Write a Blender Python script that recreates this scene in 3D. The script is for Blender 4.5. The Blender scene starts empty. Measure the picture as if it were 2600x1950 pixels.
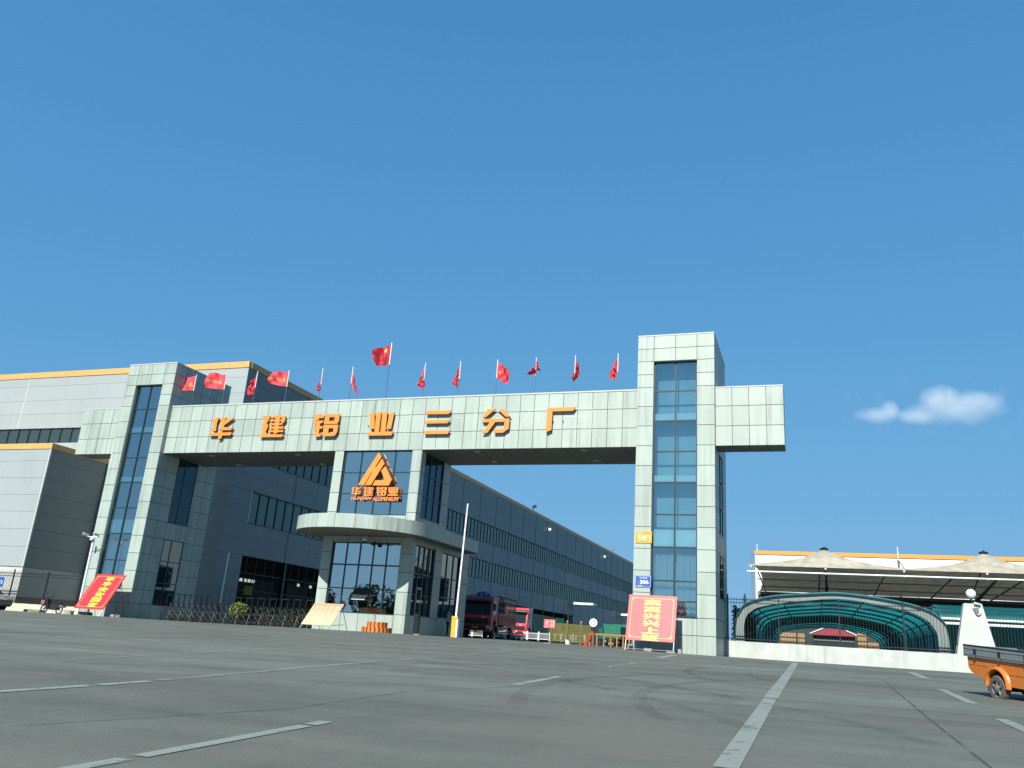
import bpy, bmesh, math, random
from mathutils import Vector, Matrix, Euler
random.seed(7)
R = math.radians
sc = bpy.context.scene
col = sc.collection

# ------------------------------------------------------------------ camera
cam_d = bpy.data.cameras.new('camera'); cam_o = bpy.data.objects.new('camera', cam_d); col.objects.link(cam_o)
cam_d.sensor_fit = 'HORIZONTAL'; cam_d.sensor_width = 36.0; cam_d.lens = 2101.16/2600*36
cam_d.shift_x = -43.64/2600; cam_d.shift_y = -16.62/2600
cam_d.clip_start = 0.1; cam_d.clip_end = 6000
_r = Vector((0.94764073, 0.31335942, 0.06150548)); _u = Vector((0.03991023, -0.30730932, 0.9507724)); _f = Vector((-0.31683469, 0.89853595, 0.30372507))
M_ = Matrix(((_r.x, _u.x, -_f.x, 5.9691), (_r.y, _u.y, -_f.y, -43.5998), (_r.z, _u.z, -_f.z, 0.1008), (0, 0, 0, 1)))
cam_o.matrix_world = M_
sc.camera = cam_o
# ------------------------------------------------------------------ sky, sun, exposure
SUN_EL, SUN_AZ = R(41), R(3)            # azimuth measured from straight in front of the gate, towards the left
w = bpy.data.worlds.new('World'); sc.world = w; w.use_nodes = True
nt = w.node_tree; nt.nodes.clear()
sky = nt.nodes.new('ShaderNodeTexSky'); sky.sky_type = 'NISHITA'; sky.sun_disc = False
sky.sun_elevation = SUN_EL
sdir = Vector((-math.sin(SUN_AZ)*math.cos(SUN_EL), -math.cos(SUN_AZ)*math.cos(SUN_EL), math.sin(SUN_EL)))
sky.sun_rotation = math.atan2(sdir.x, sdir.y)
sky.altitude = 0; sky.air_density = 1.0; sky.dust_density = 0.0; sky.ozone_density = 6.0
bg = nt.nodes.new('ShaderNodeBackground'); bg.inputs['Strength'].default_value = 0.058
out = nt.nodes.new('ShaderNodeOutputWorld')
# the phone's tone response: soft shoulder on the sky, per channel
_a = nt.nodes.new('ShaderNodeVectorMath'); _a.operation = 'ADD'; _a.inputs[1].default_value = (2.0, 1.25, 1.15)
_b = nt.nodes.new('ShaderNodeVectorMath'); _b.operation = 'MULTIPLY'; _b.inputs[1].default_value = (3.05, 5.45, 8.3)
_c = nt.nodes.new('ShaderNodeVectorMath'); _c.operation = 'DIVIDE'
nt.links.new(sky.outputs[0], _a.inputs[0]); nt.links.new(sky.outputs[0], _b.inputs[0]); nt.links.new(_b.outputs[0], _c.inputs[0]); nt.links.new(_a.outputs[0], _c.inputs[1])
nt.links.new(_c.outputs[0], bg.inputs[0]); nt.links.new(bg.outputs[0], out.inputs[0])
sl = bpy.data.lights.new('sun', 'SUN'); sl.energy = 5.0; sl.angle = R(0.5); sl.color = (1.0, 0.965, 0.88)
so = bpy.data.objects.new('sun', sl); col.objects.link(so); so.rotation_euler = (-sdir).to_track_quat('-Z', 'Y').to_euler(); so.location = (0, -60, 60)
sc.view_settings.view_transform = 'Standard'; sc.view_settings.look = 'None'; sc.view_settings.exposure = 0.78; sc.view_settings.gamma = 1.0
sc.cycles.max_bounces = 7; sc.cycles.transparent_max_bounces = 16; sc.cycles.sample_clamp_indirect = 6.0
sc.cycles.use_denoising = True; sc.cycles.volume_bounces = 4

# ------------------------------------------------------------------ materials
MATS = {}
BRIGHT = {'orange_letter', 'flag', 'flag_deep', 'gold', 'star', 'board_red', 'board_yellow', 'board_orange', 'sign_yellow', 'sign_blue', 'sign_white', 'notice_ink', 'white_wall', 'fascia', 'fascia_orange', 'barrier_orange', 'truck_orange', 'globe', 'pole_white', 'steel_white', 'bucket', 'truck_red_bright', 'tarp', 'sign_pink', 'leaf_lime', 'room_pale', 'blind', 'curtain', 'blue_leg'}
def mat(name, c, rough=.6, metal=0., var=0., scale=2., island=0., streak=0., sc_col=(.12, .13, .11), bump=0., bscale=30., spec=.5, emit=None, coat=0., stretch=(1, 1, 1)):
    kf = .80 if name in BRIGHT else .635; c = tuple(kf*q for q in c); sc_col = tuple(kf*q for q in sc_col)
    m = bpy.data.materials.new(name); m.use_nodes = True; t = m.node_tree; b = t.nodes['Principled BSDF']
    b.inputs['Base Color'].default_value = (*c, 1); b.inputs['Roughness'].default_value = rough; b.inputs['Metallic'].default_value = metal
    b.inputs['Specular IOR Level'].default_value = spec; b.inputs['Coat Weight'].default_value = coat
    N = t.nodes.new; L = t.links.new
    tc = N('ShaderNodeTexCoord'); cur = None
    def mapped(s):
        mp = N('ShaderNodeMapping'); mp.inputs['Scale'].default_value = s; L(tc.outputs['Object'], mp.inputs[0]); return mp.outputs[0]
    if var or island:
        hsv = N('ShaderNodeHueSaturation'); hsv.inputs['Color'].default_value = (*c, 1)
        val = None
        if var:
            nz = N('ShaderNodeTexNoise'); nz.inputs['Scale'].default_value = scale; nz.inputs['Detail'].default_value = 6; nz.inputs['Roughness'].default_value = .62; L(mapped(stretch), nz.inputs['Vector'])
            mr = N('ShaderNodeMapRange'); mr.inputs[1].default_value = .25; mr.inputs[2].default_value = .75; mr.inputs[3].default_value = 1-var; mr.inputs[4].default_value = 1+var; L(nz.outputs[0], mr.inputs[0]); val = mr.outputs[0]
        if island:
            g = N('ShaderNodeNewGeometry'); mr2 = N('ShaderNodeMapRange'); mr2.inputs[3].default_value = 1-island; mr2.inputs[4].default_value = 1+island; L(g.outputs['Random Per Island'], mr2.inputs[0])
            if val is None: val = mr2.outputs[0]
            else:
                mu = N('ShaderNodeMath'); mu.operation = 'MULTIPLY'; L(val, mu.inputs[0]); L(mr2.outputs[0], mu.inputs[1]); val = mu.outputs[0]
        L(val, hsv.inputs['Value']); cur = hsv.outputs[0]
    if streak:
        nz = N('ShaderNodeTexNoise'); nz.inputs['Scale'].default_value = 1; nz.inputs['Detail'].default_value = 5; L(mapped((4.5, 4.5, .22)), nz.inputs['Vector'])
        n2 = N('ShaderNodeTexNoise'); n2.inputs['Scale'].default_value = .35; n2.inputs['Detail'].default_value = 3; L(tc.outputs['Object'], n2.inputs['Vector'])
        a = N('ShaderNodeMapRange'); a.inputs[1].default_value = .44; a.inputs[2].default_value = .70; L(nz.outputs[0], a.inputs[0])
        bq = N('ShaderNodeMapRange'); bq.inputs[1].default_value = .38; bq.inputs[2].default_value = .64; L(n2.outputs[0], bq.inputs[0])
        mu = N('ShaderNodeMath'); mu.operation = 'MULTIPLY'; L(a.outputs[0], mu.inputs[0]); L(bq.outputs[0], mu.inputs[1])
        m2 = N('ShaderNodeMath'); m2.operation = 'MULTIPLY'; L(mu.outputs[0], m2.inputs[0]); m2.inputs[1].default_value = streak
        mx = N('ShaderNodeMixRGB'); L(m2.outputs[0], mx.inputs[0]); mx.inputs[2].default_value = (*sc_col, 1)
        if cur: L(cur, mx.inputs[1])
        else: mx.inputs[1].default_value = (*c, 1)
        cur = mx.outputs[0]
    if cur: L(cur, b.inputs['Base Color'])
    if bump:
        nz = N('ShaderNodeTexNoise'); nz.inputs['Scale'].default_value = bscale; nz.inputs['Detail'].default_value = 4; L(tc.outputs['Object'], nz.inputs['Vector'])
        bp = N('ShaderNodeBump'); bp.inputs['Strength'].default_value = bump; bp.inputs['Distance'].default_value = .02; L(nz.outputs[0], bp.inputs['Height']); L(bp.outputs[0], b.inputs['Normal'])
    if emit: b.inputs['Emission Color'].default_value = (*emit[:3], 1); b.inputs['Emission Strength'].default_value = emit[3]
    MATS[name] = m; return m

def glass(name, tint, refl, reflc=(.62, .78, .82), rough=.012):
    m = bpy.data.materials.new(name); m.use_nodes = True; t = m.node_tree; t.nodes.clear(); N = t.nodes.new; L = t.links.new
    o = N('ShaderNodeOutputMaterial'); tr = N('ShaderNodeBsdfTransparent'); tr.inputs[0].default_value = (*tint, 1)
    gl = N('ShaderNodeBsdfGlossy'); gl.inputs[0].default_value = (*reflc, 1); gl.inputs['Roughness'].default_value = rough
    # slight waviness of the panes
    tc = N('ShaderNodeTexCoord'); nz = N('ShaderNodeTexNoise'); nz.inputs['Scale'].default_value = 1.3; L(tc.outputs['Object'], nz.inputs['Vector'])
    bp = N('ShaderNodeBump'); bp.inputs['Strength'].default_value = .06; bp.inputs['Distance'].default_value = .1; L(nz.outputs[0], bp.inputs['Height']); L(bp.outputs[0], gl.inputs['Normal'])
    fr = N('ShaderNodeFresnel'); fr.inputs['IOR'].default_value = 1.5
    ad = N('ShaderNodeMath'); ad.operation = 'ADD'; ad.use_clamp = True; ad.inputs[1].default_value = refl; L(fr.outputs[0], ad.inputs[0])
    mx = N('ShaderNodeMixShader'); L(ad.outputs[0], mx.inputs[0]); L(tr.outputs[0], mx.inputs[1]); L(gl.outputs[0], mx.inputs[2]); L(mx.outputs[0], o.inputs[0])
    MATS[name] = m; return m
def glass_dark(name, c, refl, reflc=(.6, .75, .8)):
    m = bpy.data.materials.new(name); m.use_nodes = True; t = m.node_tree; t.nodes.clear(); N = t.nodes.new; L = t.links.new
    o = N('ShaderNodeOutputMaterial'); df = N('ShaderNodeBsdfDiffuse'); df.inputs[0].default_value = (*c, 1)
    gl = N('ShaderNodeBsdfGlossy'); gl.inputs[0].default_value = (*reflc, 1); gl.inputs['Roughness'].default_value = .02
    fr = N('ShaderNodeFresnel'); fr.inputs['IOR'].default_value = 1.5
    ad = N('ShaderNodeMath'); ad.operation = 'ADD'; ad.use_clamp = True; ad.inputs[1].default_value = refl; L(fr.outputs[0], ad.inputs[0])
    mx = N('ShaderNodeMixShader'); L(ad.outputs[0], mx.inputs[0]); L(df.outputs[0], mx.inputs[1]); L(gl.outputs[0], mx.inputs[2]); L(mx.outputs[0], o.inputs[0])
    MATS[name] = m; return m
def sheet(name, c, trans=.5, gloss=.08):   # translucent plastic or cloth
    m = bpy.data.materials.new(name); m.use_nodes = True; t = m.node_tree; t.nodes.clear(); N = t.nodes.new; L = t.links.new
    o = N('ShaderNodeOutputMaterial'); df = N('ShaderNodeBsdfDiffuse'); df.inputs[0].default_value = (*c, 1)
    tl = N('ShaderNodeBsdfTranslucent'); tl.inputs[0].default_value = (*c, 1)
    tc = N('ShaderNodeTexCoord'); nz = N('ShaderNodeTexNoise'); nz.inputs['Scale'].default_value = 1.5; nz.inputs['Detail'].default_value = 5; L(tc.outputs['Object'], nz.inputs['Vector'])
    hs = N('ShaderNodeHueSaturation'); hs.inputs['Color'].default_value = (*c, 1); mr = N('ShaderNodeMapRange'); mr.inputs[1].default_value = .3; mr.inputs[2].default_value = .7; mr.inputs[3].default_value = .8; mr.inputs[4].default_value = 1.2
    L(nz.outputs[0], mr.inputs[0]); L(mr.outputs[0], hs.inputs['Value']); L(hs.outputs[0], df.inputs[0]); L(hs.outputs[0], tl.inputs[0])
    a = N('ShaderNodeMixShader'); a.inputs[0].default_value = trans; L(df.outputs[0], a.inputs[1]); L(tl.outputs[0], a.inputs[2])
    gl = N('ShaderNodeBsdfGlossy'); gl.inputs['Roughness'].default_value = .25
    b2 = N('ShaderNodeMixShader'); b2.inputs[0].default_value = gloss; L(a.outputs[0], b2.inputs[1]); L(gl.outputs[0], b2.inputs[2]); L(b2.outputs[0], o.inputs[0])
    MATS[name] = m; return m

mat('panel', (.475, .565, .505), .45, var=.09, scale=.45, island=.085, streak=.62, sc_col=(.25, .29, .25), bump=.05, bscale=2.0)
mat('joint', (.10, .115, .105), .8)
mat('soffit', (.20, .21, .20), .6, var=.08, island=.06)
mat('coping', (.62, .66, .62), .5, var=.05)
mat('mullion', (.018, .05, .056), .4)
mat('mullion_band', (.028, .042, .044), .5)
glass('glass', (.42, .66, .70), .44, (.86, .90, .90))
glass('glass_guard', (.24, .36, .37), .58, (.98, .93, .86))
glass_dark('glass_side', (.010, .024, .032), .05, (.5, .66, .72))
glass('glass_bright', (.66, .92, 1.0), .36, (.92, .98, .98))
glass_dark('glass_band', (.032, .046, .047), .11, (.62, .66, .56))
mat('room', (.42, .47, .47), .8, var=.06)
mat('room_pale', (.60, .76, .82), .8, var=.22, scale=.9, stretch=(1, 1, .4))
mat('blind', (.92, .98, .96), .8, var=.04)
mat('curtain', (.62, .68, .68), .8)
mat('orange_letter', (.94, .265, .04), .45, var=.04)
mat('letter_side', (.16, .045, .02), .5)
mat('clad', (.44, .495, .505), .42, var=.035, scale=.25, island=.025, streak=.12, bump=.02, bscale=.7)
mat('clad_shaded', (.23, .285, .285), .5, var=.04, scale=.25, island=.02, streak=.12)  # darker copy of clad: shade on the side walls put into the colour
mat('fascia', (.66, .375, .12), .5, var=.08, scale=.6, streak=.25, sc_col=(.3, .18, .06))
mat('fascia_orange', (.88, .31, .04), .5, var=.04)
mat('white_wall', (.82, .84, .84), .6, var=.02, island=.02)
mat('plinth', (.62, .64, .60), .8, var=.08)
mat('brown_base', (.30, .25, .19), .8, var=.15)
mat('bay', (.03, .035, .04), .8)
mat('dark_metal', (.022, .026, .03), .45, metal=.2)
mat('black', (.012, .012, .013), .5)
mat('rubber', (.02, .02, .021), .8, var=.3, scale=20)
mat('fence_metal', (.018, .026, .030), .4)
mat('stucco', (.62, .665, .62), .9, var=.14, scale=1.6, streak=.6, sc_col=(.40, .40, .34), bump=.5, bscale=9)
mat('stucco_cream', (.74, .72, .56), .9, var=.07, scale=1.5, streak=.3, sc_col=(.4, .36, .26), bump=.3, bscale=14)
mat('flag', (.76, .055, .075), .75, var=.06)
mat('flag_deep', (.40, .006, .022), .7, var=.06)
mat('gold', (.62, .42, .10), .6)
mat('star', (.95, .78, .10), .6)
mat('pole_white', (.75, .78, .80), .35)
mat('pole_grey', (.20, .23, .25), .4, metal=.5)
mat('board_red', (.56, .016, .030), .5, var=.03)
mat('board_yellow', (.95, .68, .05), .5)
mat('board_orange', (.95, .30, .06), .5)
mat('sign_yellow', (.80, .34, .03), .45)
mat('sign_blue', (.02, .10, .42), .45)
mat('sign_white', (.80, .84, .82), .5)
mat('blue_leg', (.10, .42, .55), .5)
mat('concrete', (.42, .42, .38), .9, var=.2, scale=6, bump=.5, bscale=20)
mat('stone', (.30, .28, .23), .9, var=.3, scale=5, bump=.6, bscale=12)
mat('teal_paint', (.02, .17, .17), .5)
mat('rim_grey', (.25, .295, .285), .5, var=.12, scale=2, streak=.3)
sheet('teal_sheet', (.008, .21, .225), .72, .04)
sheet('teal_sunlit', (.16, .46, .46), .35, .05)  # paler copy of the teal sheet: sunlit front edge put into the colour
sheet('membrane', (.345, .32, .255), .12, .01)
mat('steel', (.30, .32, .32), .4, metal=.6, var=.1)
mat('steel_white', (.72, .76, .76), .4)
mat('truck_red', (.78, .062, .035), .5, coat=.0, var=.12, scale=4)
mat('truck_red_bright', (.72, .02, .02), .35, coat=.4)
mat('truck_green', (.01, .20, .13), .45, var=.1)
mat('truck_orange', (.60, .175, .022), .4, coat=.25, var=.07, scale=5, streak=.15, sc_col=(.3, .12, .04))
mat('truck_grey', (.22, .26, .275), .5, var=.08)
mat('glass_car', (.02, .025, .028), .05, spec=.8)
mat('dusty_tyre', (.14, .13, .115), .9, var=.2, scale=12)
mat('dusty_rim', (.2, .19, .17), .7, var=.3, scale=12)
mat('dark_backing', (.035, .055, .058), .8)
mat('chrome', (.7, .72, .72), .15, metal=1.0)
mat('tarp', (.008, .05, .38), .6, var=.1)
mat('plate_yellow', (.70, .42, .02), .5)
mat('lamp_glass', (.75, .78, .78), .1)
mat('skin', (.42, .24, .16), .6)
mat('jacket', (.52, .44, .40), .85, var=.08, scale=20)
mat('trousers', (.018, .02, .025), .85)
mat('hair', (.008, .006, .005), .5)
mat('shoe', (.6, .6, .58), .6)
mat('olive', (.155, .14, .025), .55, var=.1)
mat('ochre', (.42, .22, .06), .6, var=.1)
mat('bucket', (.72, .06, .02), .5)
mat('sign_pink', (.85, .12, .11), .55)
mat('roof_red', (.36, .035, .06), .6, var=.08)
mat('tan', (.40, .26, .13), .8, var=.15, scale=3, island=.12)
mat('planter_orange', (.85, .30, .04), .6)
mat('planter_red', (.30, .035, .02), .6)
mat('leaf', (.055, .10, .022), .7, island=.4)
mat('leaf_lime', (.15, .21, .025), .7, island=.3)
mat('leaf_dark', (.02, .045, .015), .75, island=.4)
mat('bark', (.09, .065, .045), .9)
mat('pink_plastic', (.42, .13, .18), .5)
mat('scooter', (.025, .028, .04), .35, coat=.4)
mat('car_grey', (.28, .29, .30), .3, metal=.5, coat=.5)
mat('globe', (.85, .88, .88), .35)
mat('barrier_orange', (.92, .42, .02), .45)
mat('red_mark', (.6, .04, .03), .5)
mat('ghost', (.72, .77, .73), .6)
mat('yellow_sheet', (.34, .33, .06), .7)
mat('daylight_glow', (.6, .7, .75), .6, emit=(.75, .85, .9, .35))  # emission stands in for daylight from the far side of the hall

# asphalt / old concrete paving
def ground_mat():
    m = bpy.data.materials.new('paving'); m.use_nodes = True; t = m.node_tree; b = t.nodes['Principled BSDF']; N = t.nodes.new; L = t.links.new
    tc = N('ShaderNodeTexCoord')
    def nz(s, d, st=(1, 1, 1), ro=.6):
        mp = N('ShaderNodeMapping'); mp.inputs['Scale'].default_value = st; L(tc.outputs['Object'], mp.inputs[0])
        n = N('ShaderNodeTexNoise'); n.inputs['Scale'].default_value = s; n.inputs['Detail'].default_value = d; n.inputs['Roughness'].default_value = ro; L(mp.outputs[0], n.inputs['Vector']); return n.outputs[0]
    def ramp(v, a, bb, lo, hi):
        r = N('ShaderNodeMapRange'); r.inputs[1].default_value = a; r.inputs[2].default_value = bb; r.inputs[3].default_value = lo; r.inputs[4].default_value = hi; L(v, r.inputs[0]); return r.outputs[0]
    def mul(a, c):
        q = N('ShaderNodeMath'); q.operation = 'MULTIPLY'; L(a, q.inputs[0]); L(c, q.inputs[1]); return q.outputs[0]
    v = ramp(nz(.16, 5, (.5, 1.3, 1)), .3, .7, .74, 1.2)
    v = mul(v, ramp(nz(1.1, 6), .3, .7, .9, 1.1))
    v = mul(v, ramp(nz(.7, 7, (.22, 1.0, 1), .7), .32, .66, .76, 1.12))
    v = mul(v, ramp(nz(60, 3), .3, .7, .82, 1.18))
    v = mul(v, ramp(nz(4.5, 8, (1, 1, 1), .75), .60, .72, 1.0, .78))
    v = mul(v, ramp(nz(.55, 4, (1.6, .5, 1)), .62, .74, 1.0, .80))
    v = mul(v, ramp(nz(9, 4), .70, .78, 1.0, 1.25))
    hs = N('ShaderNodeHueSaturation'); hs.inputs['Color'].default_value = (.098, .109, .091, 1); L(v, hs.inputs['Value'])
    mx = N('ShaderNodeMixRGB'); mx.inputs[2].default_value = (.110, .104, .088, 1); L(ramp(nz(.33, 4), .5, .75, 0, .6), mx.inputs[0]); L(hs.outputs[0], mx.inputs[1])
    L(mx.outputs[0], b.inputs['Base Color']); b.inputs['Roughness'].default_value = .8; b.inputs['Specular IOR Level'].default_value = .3
    bp = N('ShaderNodeBump'); bp.inputs['Strength'].default_value = .5; bp.inputs['Distance'].default_value = .01; L(nz(45, 5), bp.inputs['Height']); L(bp.outputs[0], b.inputs['Normal'])
    MATS['paving'] = m
ground_mat()
def worn(name, c, lo, hi, scale=7., st=(1, 1, 1), amax=1.0):
    m = bpy.data.materials.new(name); m.use_nodes = True; t = m.node_tree; b = t.nodes['Principled BSDF']; N = t.nodes.new; L = t.links.new
    b.inputs['Base Color'].default_value = (*c, 1); b.inputs['Roughness'].default_value = .8
    tc = N('ShaderNodeTexCoord'); mp = N('ShaderNodeMapping'); mp.inputs['Scale'].default_value = st; L(tc.outputs['Object'], mp.inputs[0])
    n = N('ShaderNodeTexNoise'); n.inputs['Scale'].default_value = scale; n.inputs['Detail'].default_value = 8; n.inputs['Roughness'].default_value = .7; L(mp.outputs[0], n.inputs['Vector'])
    r = N('ShaderNodeMapRange'); r.inputs[1].default_value = lo; r.inputs[2].default_value = hi; r.inputs[3].default_value = 0; r.inputs[4].default_value = amax; L(n.outputs[0], r.inputs[0])
    L(r.outputs[0], b.inputs['Alpha']); MATS[name] = m
worn('road_paint', (.185, .21, .19), .31, .44, 5., amax=.9)
worn('road_paint_faint', (.19, .21, .19), .40, .56, 3., (3, .5, 1), .75)
worn('tyre_black', (.03, .032, .03), .34, .72, 1.0, (1, .3, 1), .22)
worn('joint_line', (.05, .052, .046), .36, .55, 2., amax=.7)

# ------------------------------------------------------------------ mesh helpers
class MB:
    def __init__(s): s.v = []; s.f = []; s.m = []; s.mats = []
    def mi(s, m):
        if m not in s.mats: s.mats.append(m)
        return s.mats.index(m)
    def poly(s, pts, m):
        b = len(s.v); s.v += [tuple(p) for p in pts]; s.f.append(tuple(range(b, b+len(pts)))); s.m.append(s.mi(m))
    def hexa(s, p, m, skip=()):      # p: 8 points, bottom 0-3, top 4-7
        b = len(s.v); s.v += [tuple(q) for q in p]; k = s.mi(m)
        for i, f in enumerate(((0, 3, 2, 1), (4, 5, 6, 7), (0, 1, 5, 4), (1, 2, 6, 5), (2, 3, 7, 6), (3, 0, 4, 7))):
            if i in skip: continue
            s.f.append(tuple(b+j for j in f)); s.m.append(k)
    def box(s, x0, x1, y0, y1, z0, z1, m, skip=()):
        s.hexa([(x0, y0, z0), (x1, y0, z0), (x1, y1, z0), (x0, y1, z0), (x0, y0, z1), (x1, y0, z1), (x1, y1, z1), (x0, y1, z1)], m, skip)
    def prism(s, pts, fn, w0, w1, m, mside=None):   # pts (u,v) polygon, fn(u,v,w)
        b = len(s.v); n = len(pts)
        s.v += [fn(u, v, w0) for u, v in pts] + [fn(u, v, w1) for u, v in pts]
        k = s.mi(m); ks = s.mi(mside or m)
        s.f.append(tuple(range(b+n-1, b-1, -1))); s.m.append(k)
        s.f.append(tuple(range(b+n, b+2*n))); s.m.append(k)
        for i in range(n):
            j = (i+1) % n; s.f.append((b+i, b+j, b+n+j, b+n+i)); s.m.append(ks)
    def tube(s, path, r, m, n=8, cap=True, closed=False):
        path = [Vector(p) for p in path]; b = len(s.v); k = s.mi(m); N = len(path)
        rr = r if isinstance(r, (list, tuple)) else [r]*N
        up = None
        for i, p in enumerate(path):
            if closed: d = path[(i+1) % N]-path[i-1]
            else: d = (path[min(i+1, N-1)]-path[max(i-1, 0)])
            d.normalize()
            if up is None or abs(up.dot(d)) > .95: up = Vector((0, 0, 1)) if abs(d.z) < .9 else Vector((0, 1, 0))
            a = d.cross(up).normalized(); c = a.cross(d).normalized(); up = c
            for q in range(n):
                t = 2*math.pi*q/n; s.v.append(tuple(p+(a*math.cos(t)+c*math.sin(t))*rr[i]))
        for i in range(N if closed else N-1):
            i2 = (i+1) % N
            for q in range(n):
                q2 = (q+1) % n; s.f.append((b+i*n+q, b+i*n+q2, b+i2*n+q2, b+i2*n+q)); s.m.append(k)
        if cap and not closed:
            s.f.append(tuple(b+q for q in range(n-1, -1, -1))); s.m.append(k)
            s.f.append(tuple(b+(N-1)*n+q for q in range(n))); s.m.append(k)
    def lathe(s, prof, c, axis, m, n=20):     # prof [(r,h)], axis 'x','y','z'
        b = len(s.v); k = s.mi(m)
        for r, h in prof:
            for q in range(n):
                t = 2*math.pi*q/n; a, d = r*math.cos(t), r*math.sin(t)
                p = {'z': (a, d, h), 'y': (a, h, d), 'x': (h, a, d)}[axis]
                s.v.append((c[0]+p[0], c[1]+p[1], c[2]+p[2]))
        for i in range(len(prof)-1):
            for q in range(n):
                q2 = (q+1) % n; s.f.append((b+i*n+q, b+i*n+q2, b+(i+1)*n+q2, b+(i+1)*n+q)); s.m.append(k)
    def ball(s, c, r, m, n=14, sz=1.0):
        h = n//2
        s.lathe([(max(r*math.sin(math.pi*i/h), 1e-4), -r*sz*math.cos(math.pi*i/h)) for i in range(h+1)], c, 'z', m, n)
    def grid(s, nu, nv, fn, m, mf=None):
        b = len(s.v)
        for i in range(nu+1):
            for j in range(nv+1): s.v.append(tuple(fn(i/nu, j/nv)))
        for i in range(nu):
            for j in range(nv):
                a = b+i*(nv+1)+j; s.f.append((a, a+nv+1, a+nv+2, a+1)); s.m.append(s.mi(mf(i, j) if mf else m))
    def panels(s, fn, us, vs, m, g=.015, t=.035, skip=None):
        for i in range(len(us)-1):
            for j in range(len(vs)-1):
                if skip and skip(i, j): continue
                u0, u1, v0, v1 = us[i]+g, us[i+1]-g, vs[j]+g, vs[j+1]-g
                p = [fn(u0, v0, 0), fn(u1, v0, 0), fn(u1, v1, 0), fn(u0, v1, 0), fn(u0, v0, t), fn(u1, v0, t), fn(u1, v1, t), fn(u0, v1, t)]
                s.hexa(p, m, skip=(0,))
    def build(s, name, parent=None, org=None, smooth=False):
        me = bpy.data.meshes.new(name)
        if org is None: org = tuple(ORG.get(parent.name, (0, 0, 0))) if parent else (0, 0, 0)
        me.from_pydata([(x-org[0], y-org[1], z-org[2]) for x, y, z in s.v], [], s.f)
        for m in s.mats: me.materials.append(MATS[m])
        me.polygons.foreach_set('material_index', s.m)
        if smooth: me.polygons.foreach_set('use_smooth', [True]*len(me.polygons))
        me.update()
        o = bpy.data.objects.new(name, me); col.objects.link(o)
        if parent: o.parent = parent; ORG[o.name] = org
        else: o.location = org; ORG[o.name] = org
        return o
ORG = {}
def tag(o, label=None, cat=None, group=None, kind=None):
    if label: o['label'] = label
    if cat: o['category'] = cat
    if group: o['group'] = group
    if kind: o['kind'] = kind
    return o
def thing(name, loc, label, cat, group=None, local=False, rot=None):
    e = bpy.data.objects.new(name, None); col.objects.link(e); e.location = loc; e.empty_display_size = .3
    if rot: e.rotation_euler = rot
    ORG[e.name] = (0, 0, 0) if local else tuple(loc)
    return tag(e, label, cat, group)
def copy_tree(o, parent=None):
    c = o.copy(); col.objects.link(c)
    if parent: c.parent = parent
    for ch in list(o.children): copy_tree(ch, c)
    return c
FY = lambda y0: (lambda u, v, w: (u, y0-w, v))
FB = lambda y0: (lambda u, v, w: (u, y0+w, v))
FXp = lambda x0: (lambda u, v, w: (x0+w, u, v))
FXm = lambda x0: (lambda u, v, w: (x0-w, u, v))
FZd = lambda z0: (lambda u, v, w: (u, v, z0-w))
_txt = {}
def text_mesh(body, offset=0.0, shear=0.0, spacing=1.0):
    key = (body, offset, shear, spacing)
    if key in _txt: return _txt[key]
    c = bpy.data.curves.new('t', 'FONT'); c.body = body; c.offset = offset; c.shear = shear; c.space_character = spacing; c.resolution_u = 3
    o = bpy.data.objects.new('t', c); col.objects.link(o); bpy.context.view_layer.update()
    dg = bpy.context.evaluated_depsgraph_get(); me = bpy.data.meshes.new_from_object(o.evaluated_get(dg))
    vs = [tuple(v.co) for v in me.vertices]; fs = [tuple(p.vertices) for p in me.polygons]
    bpy.data.objects.remove(o); bpy.data.curves.remove(c); bpy.data.meshes.remove(me)
    x0 = min(v[0] for v in vs); x1 = max(v[0] for v in vs); y0 = min(v[1] for v in vs); y1 = max(v[1] for v in vs)
    r = [((v[0]-x0)/(x1-x0), (v[1]-y0)/(y1-y0)) for v in vs], fs
    _txt[key] = r; return r
def put_text(mb, body, fn, u0, u1, v0, v1, w, m, offset=.012, shear=0., spacing=1.0):   # flat raised lettering
    vs, fs = text_mesh(body, offset, shear, spacing); b = len(mb.v); k = mb.mi(m)
    mb.v += [tuple(fn(u0+(u1-u0)*x, v0+(v1-v0)*y, w)) for x, y in vs]
    for f in fs: mb.f.append(tuple(b+i for i in f)); mb.m.append(k)
def bold_text(mb, body, fn, u0, u1, v0, v1, w, m, k=.022):
    d = (u1-u0)*k/max(1, len(body)); dv = (v1-v0)*.018
    for i, (a, b) in enumerate(((-d, 0), (d, 0), (0, dv), (0, -dv), (0, 0))): put_text(mb, body, fn, u0+a, u1+a, v0+b, v1+b, w+.0007*i, m, .008)
def rim(a, b, n): return [a+(b-a)*i/n for i in range(n+1)]

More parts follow.
